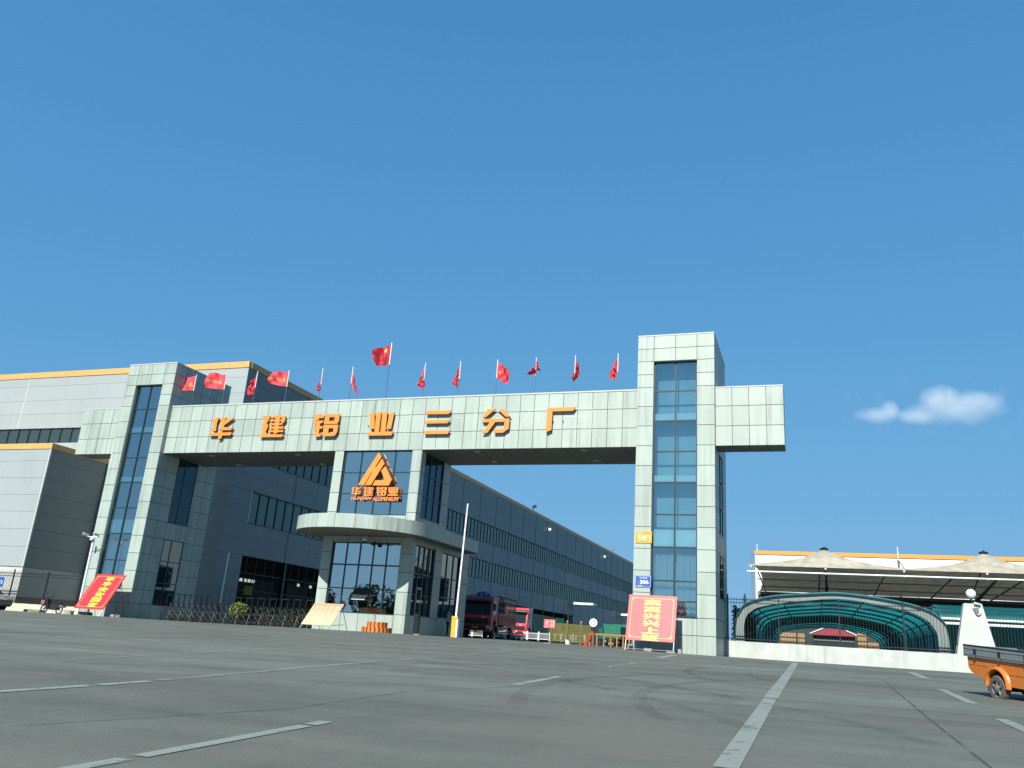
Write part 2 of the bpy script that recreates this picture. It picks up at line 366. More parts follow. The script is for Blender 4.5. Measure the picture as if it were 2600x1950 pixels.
# ------------------------------------------------------------------ ground
def interp(x, xs, ys):
    if x <= xs[0]: return ys[0]
    for i in range(len(xs)-1):
        if x <= xs[i+1]: return ys[i]+(ys[i+1]-ys[i])*(x-xs[i])/(xs[i+1]-xs[i])
    return ys[-1]
def G(x, y):
    z = -0.023*max(0, -9-y) if y > -46 else -0.851
    s = min(1, max(0, (y+12)/11)); s = s*s*(3-2*s)
    b = interp(x, [-60, -36, -30, -22, -16, -8, -3, 1, 5, 60], [-.1, -.1, -.05, .05, .085, .08, .03, 0, -.02, -.02])
    inn = interp(y, [5, 15, 90, 200], [0, .06, .2, .25])*interp(x, [-40, -30, 0, 6], [0, 1, 1, 0.2])
    return z+b*s+inn
mb = MB()
xs = [-3000, -800, -300, -150, -100]+[x*2.0 for x in range(-40, 31)]+[80, 110, 160, 300, 800, 3000]
ys = [-1500, -400, -150, -100, -80, -65, -55]+[-50+i*.5 for i in range(0, 121)]+[12, 15, 20, 25, 30, 40, 50, 60, 75, 90, 120, 160, 200, 300, 600, 1500, 3000]
b0 = 0
for x in xs:
    for y in ys: mb.v.append((x, y, G(x, y)))
k = mb.mi('paving'); ny = len(ys)
for i in range(len(xs)-1):
    for j in range(ny-1): mb.f.append((i*ny+j, (i+1)*ny+j, (i+1)*ny+j+1, i*ny+j+1)); mb.m.append(k)
tag(mb.build('ground'), kind='structure')

def strip(mb, path, wd, m, h=.006):
    # flat band following the ground; path of (x,y); resampled
    P = []
    for (x0, y0), (x1, y1) in zip(path, path[1:]):
        n = max(1, int(math.hypot(x1-x0, y1-y0)/.5))
        P += [(x0+(x1-x0)*i/n, y0+(y1-y0)*i/n) for i in range(n)]
    P.append(path[-1]); b = len(mb.v); k = mb.mi(m)
    for i, (x, y) in enumerate(P):
        xa, ya = P[max(i-1, 0)]; xb, yb = P[min(i+1, len(P)-1)]; dx, dy = xb-xa, yb-ya; l = math.hypot(dx, dy); nx, ny_ = -dy/l*wd/2, dx/l*wd/2
        for q in (-1, 1): mb.v.append((x+q*nx, y+q*ny_, G(x+q*nx, y+q*ny_)+h))
    for i in range(len(P)-1): mb.f.append((b+2*i, b+2*i+1, b+2*i+3, b+2*i+2)); mb.m.append(k)
mb = MB()
strip(mb, [(5.36, -41), (5.33, -37.3)], .17, 'road_paint'); strip(mb, [(5.335, -37.2), (5.28, -30)], .18, 'road_paint'); strip(mb, [(5.28, -29.85), (5.2, -10.3)], .21, 'road_paint')
strip(mb, [(2.15, -41.5), (2.12, -39.32)], .12, 'road_paint'); strip(mb, [(2.115, -39.2), (2.06, -37.35)], .12, 'road_paint'); strip(mb, [(2.055, -37.27), (2.045, -37.0)], .12, 'road_paint')
strip(mb, [(-1.3, -39), (-1.31, -36.2)], .15, 'road_paint'); strip(mb, [(-1.32, -36.1), (-1.36, -35.3)], .15, 'road_paint')
strip(mb, [(-1.38, -35.1), (-1.5, -34), (-2.0, -29.8), (-2.41, -23.75), (-3.12, -18), (-3.6, -12)], .15, 'road_paint_faint')
strip(mb, [(-4.4, -33.6), (-5.3, -28.9), (-6.0, -23.8)], .15, 'road_paint_faint'); strip(mb, [(-4.28, -24.3), (-5.29, -16.4), (-5.6, -12)], .16, 'road_paint_faint')
strip(mb, [(-9.5, -23.8), (-10.07, -21), (-10.83, -16.4), (-11.5, -11.7)], .15, 'road_paint_faint')
strip(mb, [(1.75, -31.4), (1.64, -28.7)], .16, 'road_paint'); strip(mb, [(1.42, -24.6), (1.36, -20.6)], .2, 'road_paint_faint'); strip(mb, [(1.05, -15.4), (.86, -10.4)], .26, 'road_paint')
strip(mb, [(8.82, -12.6), (8.76, -17.4)], .24, 'road_paint'); strip(mb, [(8.42, -23.1), (8.37, -27.4)], .17, 'road_paint'); strip(mb, [(8.24, -30.4), (8.22, -34)], .16, 'road_paint')
strip(mb, [(-27, -3.2), (-20, -4.4), (-14, -6.5)], .14, 'road_paint_faint')
tag(mb.build('road_markings'), kind='structure')
mb = MB()
strip(mb, [(-1.5, -3.0), (.43, -8.0), (2.9, -10.4), (5.37, -12.97), (9.83, -20.64), (12, -24.5)], .05, 'joint_line', .004)
strip(mb, [(7.46, -21), (7.27, -31.2), (7.19, -38)], .03, 'joint_line', .004)
strip(mb, [(0.6, -38.8), (1.3, -36.4), (1.2, -33.8), (2.0, -31.2)], .02, 'joint_line', .004)
strip(mb, [(1.3, 4.06), (12.3, 4.06)], .1, 'joint_line', .004); strip(mb, [(-22, .24), (-16, .24)], .08, 'joint_line', .004); strip(mb, [(-3, -.1), (1.3, -.1)], .1, 'joint_line', .004); strip(mb, [(-12, -5.5), (-30, -2.0), (-50, 1.0)], .04, 'joint_line', .004)
strip(mb, [(3.4, -33.5), (4.9, -33.0), (6.8, -33.3)], .015, 'joint_line', .004); strip(mb, [(-2, -32), (2, -31.8), (6.8, -32.2)], .012, 'joint_line', .004)
tag(mb.build('pavement_joints'), kind='structure')
mb = MB()
def arc(cx, cy, r, a0, a1, n=14): return [(cx+r*math.cos(R(a0+(a1-a0)*i/n)), cy+r*math.sin(R(a0+(a1-a0)*i/n))) for i in range(n+1)]
for q, (cx, cy, r, a0, a1, wd) in enumerate(((-6, -16, 9.5, -80, 10, .26), (-6, -16, 7.8, -80, 15, .26), (-14, -20, 15, -60, -2, .24), (-14, -20, 13.4, -60, 0, .24), (14, -30, 12, 120, 200, .22), (14, -30, 10.5, 125, 205, .22), (-24, -18, 16, -45, 20, .3), (-2, -22, 6, 20, 120, .2), (0, -34, 9, 40, 110, .2), (-8, -40, 16, 20, 85, .24), (-8, -40, 14.4, 22, 88, .24), (-30, -26, 20, -30, 25, .26), (-30, -26, 18.3, -28, 25, .26), (8, -50, 20, 80, 140, .22), (8, -50, 18.5, 82, 140, .22), (-2, -12, 12, -110, -20, .22), (-2, -12, 10.5, -110, -20, .22), (12, -22, 9, 140, 230, .2), (12, -22, 7.6, 140, 230, .2))):
    strip(mb, arc(cx, cy, r, a0, a1), wd, 'tyre_black', .008+.0004*q)
tag(mb.build('tyre_marks'), kind='structure')

# ------------------------------------------------------------------ gateway: two towers, crossbeam, wings, lettering
TR = (-2.97, 1.25); TL = (-39.38, -35.26); ZT = 17.0; DT = 5.85; YB = .34; ZB0, ZB1 = 10.66, 13.93; DB = 4.45
ROWS = [0, .9, 1.75, 2.89, 4.01, 5.13, 6.26, 7.35, 8.45, 9.54, 10.64, 11.75, 12.86, 13.95, 14.71, 15.48, 16.23, 17.0]
gate = thing('factory_gateway', (-19, 2, 0), 'tall pale panelled factory gateway of two towers joined by a beam with orange characters', 'gateway')
def tower(x0, x1, side_win, part_y, room):
    mb = MB(); zb = -.35
    a, b = x0+.9, x1-.93                       # front window opening
    t = .035
    zt_, zb_ = 15.52, 1.76
    J = 'joint'
    mb.box(x0+t, a-t, t, DT-t, zb, ZT-.02, J); mb.box(b+t, x1-t, t, DT-t, zb, ZT-.02, J)
    mb.box(a-t, b+t, t, DT-t, zt_, ZT-.02, J); mb.box(a-t, b+t, t, DT-t, zb, zb_, J); mb.box(a-t, b+t, DT-.4, DT-t, zb_, zt_, J)
    cols = [x0, x0+.9, (x0+x1)/2, x1-.93, x1]
    rows = [zb]+ROWS[1:]
    mb.panels(FY(t), cols, rows, 'panel', skip=lambda i, j: i in (1, 2) and rows[j] > 1.7 and rows[j+1] < 15.6)
    sy = [0.0, 1.0, 1.95, 2.9, 3.9, 4.9, DT]
    sk = (lambda i, j: False)
    if side_win: sk = lambda i, j: sy[i] >= 1.9 and sy[i+1] <= 3.95 and any(rows[j] >= p-.05 and rows[j+1] <= q+.05 for p, q in side_win)
    mb.panels(FXp(x1-t), sy, rows, 'panel', skip=sk)
    mb.panels(FXm(x0+t), sy, rows, 'panel')
    mb.panels(FB(DT-t), cols, rows, 'panel')
    mb.box(x0-.02, x1+.02, -.02, DT+.02, ZT-.015, ZT+.05, 'coping')
    for zz in (zb_-.004,): mb.box(a-.03, b+.03, .0, .3, zz-.05, zz+.004, 'mullion')
    tw = mb.build('tower', gate)
    # reveals of the opening
    mb = MB(); mb.box(a-t, a-.002, t+.001, .3, zb_, zt_, 'panel'); mb.box(b+.002, b+t, t+.001, .3, zb_, zt_, 'panel'); mb.box(a, b, t+.002, .3, zt_-t, zt_-.003, 'panel')
    mb.build('reveal', tw)
    # window: frame and mullions, panes, floor slabs, curtains
    mb = MB(); yg = .27; xm = (a+b)/2
    tz = [zb_, 2.53, 3.53, 5.25, 6.95, 8.67, 10.36, 12.08, 13.78, zt_-.04]
    for z in tz[1:-1]: mb.box(a, b, yg-.045, yg+.04, z-.035, z+.035, 'mullion')
    mb.box(a, b, yg-.05, yg+.04, zb_, zb_+.07, 'mullion'); mb.box(a, b, yg-.05, yg+.04, zt_-.11, zt_-.04, 'mullion')
    for x in (a+.035, xm, b-.035): mb.box(x-.035, x+.035, yg-.055, yg+.045, zb_, zt_-.04, 'mullion')
    wd = mb.build('window', tw)
    mb = MB(); mb.poly([(a, yg, zb_), (b, yg, zb_), (b, yg, zt_-.04), (a, yg, zt_-.04)], 'glass_bright' if part_y < 2 else 'glass'); mb.build('glass_pane', wd)
    mb = MB()
    mb.box(a-.03, b+.03, .7, part_y-.01, zb_+.01, zb_+.1, 'room')
    for z0, z1 in ((5.27, 6.17), (8.69, 9.06), (12.1, 12.51)): mb.box(a+.01, b-.01, .33, .5, z0, z1, 'blind'); mb.box(a-.03, b+.03, .5, part_y-.01, z0, z0+.22, 'room')
    mb.box(a-.02, b+.02, part_y, part_y+.05, zb_, zt_, room)
    mb.build('floor_slab', wd)
    mb = MB()
    for (c0, c1) in ((a+.05, xm-.06), (xm+.06, b-.05)):
        mb.grid(60, 3, lambda u, v: (c0+(c1-c0)*u, .62+.05*math.sin(u*38)+.02*math.sin(u*17+1), 2.0+(4.95-2.0)*v+.05*math.sin(u*19)*(1-v)), 'curtain')
    mb.build('curtain', wd, smooth=True)
    for p, q in side_win or ():
        mb = MB(); xg = x1-.022
        mb.poly([(xg, 1.96, p), (xg, 3.88, p), (xg, 3.88, q), (xg, 1.96, q)], 'glass_side')
        n = 3 if q-p > 3.5 else 2
        for yy in (1.98, 2.72, 3.86): mb.box(xg+.002, xg+.03, yy-.03, yy+.03, p, q, 'mullion')
        zz = p
        while zz < q+.01: mb.box(xg+.003, xg+.031, 1.96, 3.88, zz-.03, zz+.03, 'mullion'); zz += (q-p)/round((q-p)/1.45)
        mb.build('window', tw)
    return tw
tower(*TR, ((2.89, 5.13), (6.26, 10.64)), 1.0, 'room_pale')
tower(*TL, ((.9, 5.13), (6.26, 10.64)), 4.2, 'room')
# crossbeam
mb = MB(); t = .035; x0, x1 = TL[1], TR[0]
mb.box(x0, x1, YB+t, YB+DB-t, ZB0+t, ZB1-.03, 'joint')
bc = rim(x0, x1, 37); br = [ZB0, 11.75, 12.86, ZB1]
mb.panels(FY(YB+t), bc, br, 'panel'); mb.panels(FB(YB+DB-t), bc, br, 'panel')
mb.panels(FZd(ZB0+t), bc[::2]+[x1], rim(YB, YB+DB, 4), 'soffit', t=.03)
beam = mb.build('crossbeam', gate)
mb = MB(); mb.box(x0+.003, x1-.003, YB-.03, YB+.25, ZB1-.03, ZB1+.05, 'coping'); mb.build('coping', beam)
# outlines left on the panels by earlier lettering
yy = YB-.003
def faint(px):
    mb = MB()
    for (a, b_), (c, d) in zip(px, px[1:]):
        l = math.hypot(c-a, d-b_); nx, nz = -(d-b_)/l*.012, (c-a)/l*.012
        mb.poly([(a-nx, yy, b_-nz), (c-nx, yy, d-nz), (c+nx, yy, d+nz), (a+nx, yy, b_+nz)], 'ghost')
    mb.build('letter_outline', beam)
faint([(-17.6, 11.75), (-17.6, 12.75), (-16.9, 12.8)]); faint([(-17.3, 12.4), (-17.3, 11.7)]); faint([(-14.1, 12.6), (-13.6, 12.6), (-13.6, 11.9)]); faint([(-12.7, 12.95), (-12.75, 12.0)])
faint([(-9.9, 11.9), (-9.3, 13.0), (-9.0, 12.95), (-8.6, 11.8)]); faint([(-9.7, 12.0), (-9.1, 12.3)]); faint([(-6.5, 12.95), (-5.6, 12.95), (-5.62, 11.6), (-5.8, 11.55)]); faint([(-7.3, 12.5), (-6.0, 12.5), (-6.0, 11.9), (-7.2, 11.9), (-7.2, 12.4)]); faint([(-20.8, 11.8), (-20.5, 12.2), (-20.6, 12.7)])

LETTERS={
 '华':[[(-31.36,12.99),(-31.04,12.99),(-31.12,12.74),(-31.16,12.63),(-31.11,12.09),(-31.43,12.03),(-31.44,12.63),(-31.55,12.68)],[(-30.86,13.01),(-30.52,12.99),(-30.52,12.76),(-30.24,12.93),(-29.86,12.92),(-30.53,12.45),(-30.53,12.32),(-29.81,12.3),(-29.93,12.11),(-30.82,12.12),(-30.83,12.36),(-31.0,12.37),(-30.83,12.49)],[(-31.58,11.94),(-30.86,11.94),(-30.83,12.06),(-30.57,12.04),(-30.57,11.95),(-29.82,11.95),(-29.91,11.76),(-30.55,11.76),(-30.57,11.58),(-30.83,11.47),(-30.84,11.74),(-31.58,11.75)]],
 '建':[[(-27.59,13.03),(-27.08,13.01),(-27.09,12.81),(-27.25,12.46),(-27.11,12.44),(-27.13,12.18),(-27.21,11.96),(-27.06,11.76),(-25.84,11.74),(-25.94,11.57),(-27.62,11.59),(-27.47,11.97),(-27.61,12.13),(-27.4,12.28),(-27.57,12.32),(-27.55,12.46),(-27.41,12.82),(-27.6,12.86)],[(-26.99,12.99),(-25.89,12.96),(-25.9,12.85),(-27.0,12.87)],[(-27.02,12.75),(-25.85,12.73),(-25.86,12.62),(-27.03,12.63)],[(-27.0,12.5),(-26.01,12.49),(-26.15,12.37),(-27.01,12.39)],[(-26.14,12.96),(-25.89,12.96),(-25.87,12.71),(-25.91,12.57),(-26.13,12.36),(-26.12,12.49)],[(-26.96,12.27),(-25.89,12.26),(-25.97,12.11),(-26.98,12.13)],[(-26.99,12.05),(-25.85,12.03),(-25.91,11.9),(-27.01,11.91)],[(-26.6,13.04),(-26.28,13.02),(-26.26,11.85),(-26.57,11.78)]],
 '铝':[[(-23.63,13.03),(-23.27,13.02),(-23.28,12.94),(-22.99,12.93),(-23.05,12.76),(-23.34,12.76),(-23.39,12.63),(-23.72,12.63)],[(-23.69,12.59),(-23.0,12.59),(-23.09,12.44),(-23.22,12.42),(-23.23,12.23),(-22.97,12.23),(-23.07,12.05),(-23.23,12.06),(-23.22,11.74),(-23.02,11.74),(-23.1,11.56),(-23.5,11.55),(-23.51,12.05),(-23.69,12.06),(-23.69,12.24),(-23.5,12.23),(-23.53,12.41),(-23.73,12.42)],[(-22.94,13.01),(-21.9,13.0),(-22.21,12.79),(-22.58,12.8)],[(-21.9,13.0),(-21.89,12.52),(-22.22,12.56),(-22.21,12.79)],[(-21.89,12.52),(-21.98,12.36),(-22.23,12.56),(-22.22,12.56)],[(-21.98,12.36),(-22.92,12.35),(-22.61,12.55),(-22.23,12.56)],[(-22.92,12.35),(-22.94,13.01),(-22.58,12.8),(-22.61,12.55)],[(-22.93,12.3),(-21.89,12.29),(-22.2,12.07),(-22.53,12.08)],[(-21.89,12.29),(-21.9,11.82),(-22.19,11.78),(-22.2,12.07)],[(-21.9,11.82),(-22.05,11.57),(-22.2,11.78),(-22.19,11.78)],[(-22.05,11.57),(-22.89,11.55),(-22.54,11.78),(-22.2,11.78)],[(-22.89,11.55),(-22.93,12.3),(-22.53,12.08),(-22.54,11.78)]],
 '业':[[(-19.77,12.98),(-19.44,12.99),(-19.31,11.99),(-19.61,11.97)],[(-19.31,13.03),(-18.98,13.02),(-18.98,11.78),(-19.28,11.79)],[(-18.89,13.02),(-18.55,13.02),(-18.54,11.78),(-18.87,11.79)],[(-18.36,12.98),(-18.07,12.98),(-18.17,11.96),(-18.49,11.95)],[(-19.76,11.77),(-18.0,11.77),(-18.1,11.54),(-19.76,11.55)]],
 '三':[[(-15.92,13.03),(-14.28,13.01),(-14.41,12.79),(-15.91,12.81)],[(-15.89,12.42),(-14.28,12.42),(-14.44,12.22),(-15.91,12.23)],[(-15.91,11.79),(-14.25,11.77),(-14.35,11.56),(-15.91,11.57)]],
 '分':[[(-11.93,13.01),(-11.41,13.02),(-11.98,12.54),(-12.23,12.53)],[(-11.3,13.01),(-10.96,13.01),(-10.45,12.54),(-10.72,12.52)],[(-12.18,12.42),(-10.5,12.41),(-10.5,12.22),(-12.16,12.22)],[(-11.71,12.22),(-11.36,12.23),(-11.81,11.59),(-12.15,11.55)],[(-10.78,12.23),(-10.5,12.22),(-10.51,11.8),(-10.85,11.57),(-11.41,11.56),(-11.41,11.77),(-10.83,11.79)]],
 '厂':[[(-8.23,13.0),(-6.53,12.99),(-6.68,12.77),(-7.9,12.77),(-7.91,11.67),(-8.24,11.54)]],
}
LOGO= [[(-18.82,10.51),(-18.61,10.22),(-18.96,9.6),(-18.91,9.56),(-18.56,10.09),(-18.37,9.8),(-19.1,8.49),(-19.5,8.49),(-19.12,9.24),(-19.17,9.26),(-19.57,8.49),(-19.98,8.49)],[(-18.27,9.63),(-17.74,8.82),(-17.9,8.47),(-18.99,8.47),(-18.84,8.78),(-18.2,8.79),(-18.52,9.36)]]

for ch, pls in LETTERS.items():
    mb = MB()
    for q, pl in enumerate(pls): mb.prism(pl, FY(.23), 0, .10+.0025*q, 'orange_letter', 'letter_side')
    cx = sum(p[0] for p in pls[0])/len(pls[0])
    for dx in (-.3, .3): mb.box(cx+dx-.02, cx+dx+.02, .22, YB, 12.2, 12.24, 'joint')
    mb.build('sign_letter', gate)
for (lx, ly) in ((-31.95, 1.19), (-25.25, 1.18), (-32.0, 4.1), (-25.2, 4.05), (-12.68, .95), (-6.15, .95), (-12.65, 3.75), (-6.12, 3.7)):
    mb = MB(); mb.lathe([(.02, ZB0-.02), (.16, ZB0-.022), (.2, ZB0-.03), (.2, ZB0+.01)], (lx, ly, 0), 'z', 'coping', 16); mb.build('soffit_light', gate)
# wings beyond the towers
for (a, b, n) in ((TR[1], 4.79, 4), (-42.98, TL[0], 4)):
    mb = MB(); yd = 1.9
    mb.box(a+(t if a < -20 else 0), b-(t if a > -20 else 0), YB+t, yd-t, ZB0+t, ZB1-.03, 'joint')
    us = rim(a, b, n)
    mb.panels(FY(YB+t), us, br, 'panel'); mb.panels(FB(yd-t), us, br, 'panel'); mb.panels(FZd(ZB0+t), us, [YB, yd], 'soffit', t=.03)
    if a > -20: mb.panels(FXp(b-t), [YB, yd], br, 'panel')
    else: mb.panels(FXm(a+t), [YB, yd], br, 'panel')
    mb.box(a-.01, b+.01, YB-.02, yd+.02, ZB1-.028, ZB1+.03, 'coping')
    mb.build('wing', gate)

# ------------------------------------------------------------------ gatehouse under the beam
gh = thing('gatehouse', (-19, 4, .08), 'glazed guard house under the beam with rounded canopy and orange triangle emblem', 'guard house')
GX0, GX1 = -21.98, -16.02; t = .035; gy = YB+t
CW = .64
mb = MB()      # lower storey
zb = -.2; z1 = 5.46; LD = 9.0
mb.box(GX0+t, GX0+CW+.06, gy, gy+.5, zb, z1, 'joint'); mb.box(GX1-CW-.1, GX1-t, gy, gy+.5, zb, z1, 'joint')
mb.box(GX0+CW+.06, GX1-CW-.1, gy, gy+.3, zb, 1.06, 'joint'); mb.box(GX0+CW+.06, GX1-CW-.1, gy, gy+.3, 5.09, z1, 'joint')
mb.box(GX0+t, GX0+.3, gy+.5, LD, zb, z1, 'joint'); mb.box(GX0+.3, GX1-.3, LD-.3, LD, zb, z1, 'joint')
# right side: piers between the glazing
for y0, y1 in ((gy+.5, .92), (3.62, 4.7), (7.7, LD)): mb.box(GX1-.3, GX1-t, max(y0, gy+.5), y1, zb, z1, 'joint')
for y0, y1, zz in ((.92, 3.62, 1.12), (4.7, 7.7, 1.16)):
    mb.box(GX1-.3, GX1-t, y0, y1, 5.1, z1, 'joint')
    mb.box(GX1-.3, GX1-t, y0 if y0 > 4 else 2.35, y1, zb, zz, 'joint')
    if y0 < 4: mb.box(GX1-.3, GX1-t, y0, 1.55, zb, zz, 'joint')
prow = [zb, 1.1, 2.0, 3.15, 4.25, 5.46]
mb.panels(FY(gy), [GX0, GX0+CW+.05], [zb, 1.1, 2.35, 3.45, 4.5, 5.46], 'panel'); mb.panels(FY(gy), [GX1-CW-.09, GX1], [zb, 1.1, 2.35, 3.45, 4.5, 5.46], 'panel')
mb.panels(FY(gy), rim(GX0+CW+.05, GX1-CW-.09, 4), [zb, 1.06], 'panel'); mb.panels(FY(gy), rim(GX0+CW+.05, GX1-CW-.09, 5), [5.09, 5.46], 'panel')
mb.panels(FXp(GX1-t), [YB, .92], [zb, 1.1, 2.35, 3.45, 4.5, 5.46], 'panel'); mb.panels(FXp(GX1-t), [3.62, 4.7], [zb, 1.1, 2.35, 3.45, 4.5, 5.46], 'panel'); mb.panels(FXp(GX1-t), [7.7, LD], [zb, 1.1, 2.35, 3.45, 4.5, 5.46], 'panel')
mb.panels(FXp(GX1-t), [.92, 1.55], [zb, 1.12], 'panel'); mb.panels(FXp(GX1-t), [2.35, 3.62], [zb, 1.12], 'panel'); mb.panels(FXp(GX1-t), rim(4.7, 7.7, 3), [zb, 1.16], 'panel'); mb.panels(FXp(GX1-t), rim(.92, 3.62, 3), [5.1, 5.46], 'panel'); mb.panels(FXp(GX1-t), rim(4.7, 7.7, 3), [5.1, 5.46], 'panel')
mb.panels(FXm(GX0+t), rim(YB, LD, 7), prow, 'panel'); mb.panels(FB(LD-.001), rim(GX0, GX1, 5), prow, 'panel')
low = mb.build('lower_wall', gh)
# lower front window
def glaz(name, parent, fn, us, vs, m, fw=.03, dpt=.05, thick=()):
    mb = MB()
    for u in us: mb.hexa([fn(u-fw, vs[0], -.02), fn(u+fw, vs[0], -.02), fn(u+fw, vs[0], dpt), fn(u-fw, vs[0], dpt), fn(u-fw, vs[-1], -.02), fn(u+fw, vs[-1], -.02), fn(u+fw, vs[-1], dpt), fn(u-fw, vs[-1], dpt)], 'mullion')
    for v in vs:
        f2 = fw*1.4 if v in thick else fw
        mb.hexa([fn(us[0], v-f2, -.018), fn(us[-1], v-f2, -.018), fn(us[-1], v-f2, dpt-.006), fn(us[0], v-f2, dpt-.006), fn(us[0], v+f2, -.018), fn(us[-1], v+f2, -.018), fn(us[-1], v+f2, dpt-.006), fn(us[0], v+f2, dpt-.006)], 'mullion')
    o = mb.build(name, parent)
    mb = MB(); mb.poly([fn(us[0], vs[0], 0), fn(us[-1], vs[0], 0), fn(us[-1], vs[-1], 0), fn(us[0], vs[-1], 0)], m); mb.build('glass_pane', o)
    return o
wl0, wl1 = GX0+CW+.06, GX1-CW-.1
wlow = glaz('window', low, FY(YB+.17), rim(wl0+.02, wl1-.02, 5), [1.08, 2.44, 3.8, 5.07], 'glass_guard', thick=(3.8,))
# tilted ventilation sash
sx0, sx1 = wl0+1.86, wl0+2.76
mb = MB(); yo = YB+.10
for a_, b_, c_, d_ in ((0, .04, 0, 1), (.96, 1, 0, 1), (0, 1, 0, .06), (0, 1, .94, 1)):
    P = lambda u, v, w: (sx0+(sx1-sx0)*u, yo-.42*(1-v)-w, 1.80+.64*v)
    mb.hexa([P(a_, c_, 0), P(b_, c_, 0), P(b_, c_, .04), P(a_, c_, .04), P(a_, d_, 0), P(b_, d_, 0), P(b_, d_, .04), P(a_, d_, .04)], 'coping' if c_ == 0 and d_ < .5 else 'mullion')
mb.poly([P(0, 0, .02), P(1, 0, .02), P(1, 1, .02), P(0, 1, .02)], 'glass_band')
mb.build('open_sash', low)
glaz('window', low, FXp(GX1-.14), [.94, 1.62, 2.3, 2.9, 3.1, 3.6], [1.14, 2.3, 3.5, 5.08], 'glass_side')
glaz('window', low, FXp(GX1-.14), [4.72, 5.7, 6.7, 7.68], [1.18, 2.4, 3.6, 5.08], 'glass_side')
mb = MB(); mb.box(GX1-.12, GX1-.06, 1.58, 2.32, .12, 2.75, 'steel'); mb.box(GX1-.058, GX1-.05, 1.7, 2.2, 1.25, 2.6, 'glass_band'); mb.box(GX1-.056, GX1-.045, 1.66, 2.24, .2, 1.1, 'soffit')
dr = mb.build('door', gh); mb = MB(); mb.box(GX1-.05, GX1-.0, 2.22, 2.26, 1.0, 1.3, 'chrome'); mb.build('handle', dr)
mb = MB(); mb.box(GX1-.1, GX1+.42, 1.5, 2.45, -.05, .13, 'concrete'); mb.build('step', gh)
mb = MB()   # interior
mb.box(GX0+.31, GX1-.31, 5.2, 5.25, 0, 5.3, 'bay'); mb.box(GX0+.31, GX1-.31, .9, 1.5, .78, .84, 'bay'); mb.box(GX0+.31, GX1-.31, .7, 5.2, .02, .06, 'bay'); mb.box(GX0+.31, GX1-.31, .7, LD-.3, 5.3, 5.4, 'soffit')
mb.build('interior', low)
for q, (x, m, w_, h_) in enumerate(((-20.3, 'daylight_glow', .28, .3), (-19.75, 'roof_red', .45, .16), (-19.3, 'olive', .3, .16), (-18.75, 'tan', .35, .14), (-17.7, 'truck_green', .4, .14))):
    pass
# upper storey
mb = MB(); z0, z1 = 6.2, 10.655; UD = 4.75
mb.box(GX0+t, GX0+CW-.03, gy, UD-t, z0, z1, 'joint'); mb.box(GX1-CW+.03, GX1-t, gy, .95, z0, z1, 'joint'); mb.box(GX1-.3, GX1-t, 3.75, UD-t, z0, z1, 'joint')
mb.box(GX0+CW-.03, GX1-CW+.03, UD-.3, UD-t, z0, z1, 'joint'); mb.box(GX0+CW-.03, GX1-CW+.03, gy, gy+.3, z0, 6.72, 'joint'); mb.box(GX1-.3, GX1-t, .95, 3.75, z0, 6.72, 'joint')
mb.panels(FY(gy), [GX0, GX0+CW], [z0, 6.9, 8.05, 9.35, z1], 'panel'); mb.panels(FY(gy), [GX1-CW, GX1], [z0, 6.9, 8.05, 9.35, z1], 'panel'); mb.panels(FY(gy), rim(GX0+CW, GX1-CW, 4), [z0, 6.72], 'panel')
mb.panels(FXp(GX1-t), [YB, .98], [z0, 6.9, 8.05, 9.35, z1], 'panel'); mb.panels(FXp(GX1-t), [3.72, UD], [z0, 6.9, 8.05, 9.35, z1], 'panel'); mb.panels(FXp(GX1-t), rim(.98, 3.72, 3), [z0, 6.7], 'panel')
mb.panels(FXm(GX0+t), rim(YB, UD, 4), [z0, 7.2, 8.3, 9.5, z1], 'panel'); mb.panels(FB(UD-t), rim(GX0, GX1, 5), [z0, 7.2, 8.3, 9.5, z1], 'panel')
up = mb.build('upper_wall', gh)
glaz('window', up, FY(YB+.19), rim(GX0+CW+.02, GX1-CW-.02, 4), [6.75, 8.03, 9.32, 10.63], 'glass_guard')
glaz('window', up, FXp(GX1-.1), rim(1.0, 3.7, 3), [6.75, 8.03, 9.32, 10.63], 'glass_side')
mb = MB(); mb.box(GX0+.7, GX1-.7, 2.2, 2.25, 6.3, 10.6, 'room'); mb.box(GX0+.7, GX1-.7, .7, 2.2, 6.25, 6.3, 'room'); mb.build('interior', up)
# canopy: long strip with a rounded nose
cx, cr = -19.05, 3.98
prof = [(cx+cr*math.cos(a), .1-3.75*math.sin(a)) for a in [math.pi*i/40 for i in range(41)]]      # right -> front -> left
prof += [(cx-cr, 8.0)]+[(cx+cr*math.cos(a), 8.0+1.2*math.sin(a)) for a in [math.pi-math.pi*i/10 for i in range(1, 10)]]+[(cx+cr, 8.0)]
mb = MB(); cz0, cz1 = 5.46, 6.2
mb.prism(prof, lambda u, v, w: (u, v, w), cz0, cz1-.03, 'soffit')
L_ = [0]; n = len(prof)
for i in range(n): p, q = prof[i], prof[(i+1) % n]; L_.append(L_[-1]+math.hypot(p[0]-q[0], p[1]-q[1]))
def onp(s, off):
    s = s % L_[-1]
    for i in range(n):
        if s <= L_[i+1]+1e-6:
            p, q = prof[i], prof[(i+1) % n]; f = (s-L_[i])/max(L_[i+1]-L_[i], 1e-6); nx, ny = q[1]-p[1], -(q[0]-p[0]); l = math.hypot(nx, ny)
            return (p[0]+(q[0]-p[0])*f+nx/l*-off*SG, p[1]+(q[1]-p[1])*f+ny/l*-off*SG)
SG = 1
pt = onp(1.0, .1); SG = 1 if math.hypot(pt[0]-cx, pt[1]-2) > math.hypot(prof[1][0]-cx, prof[1][1]-2) else -1
np_ = round(L_[-1]/1.18)
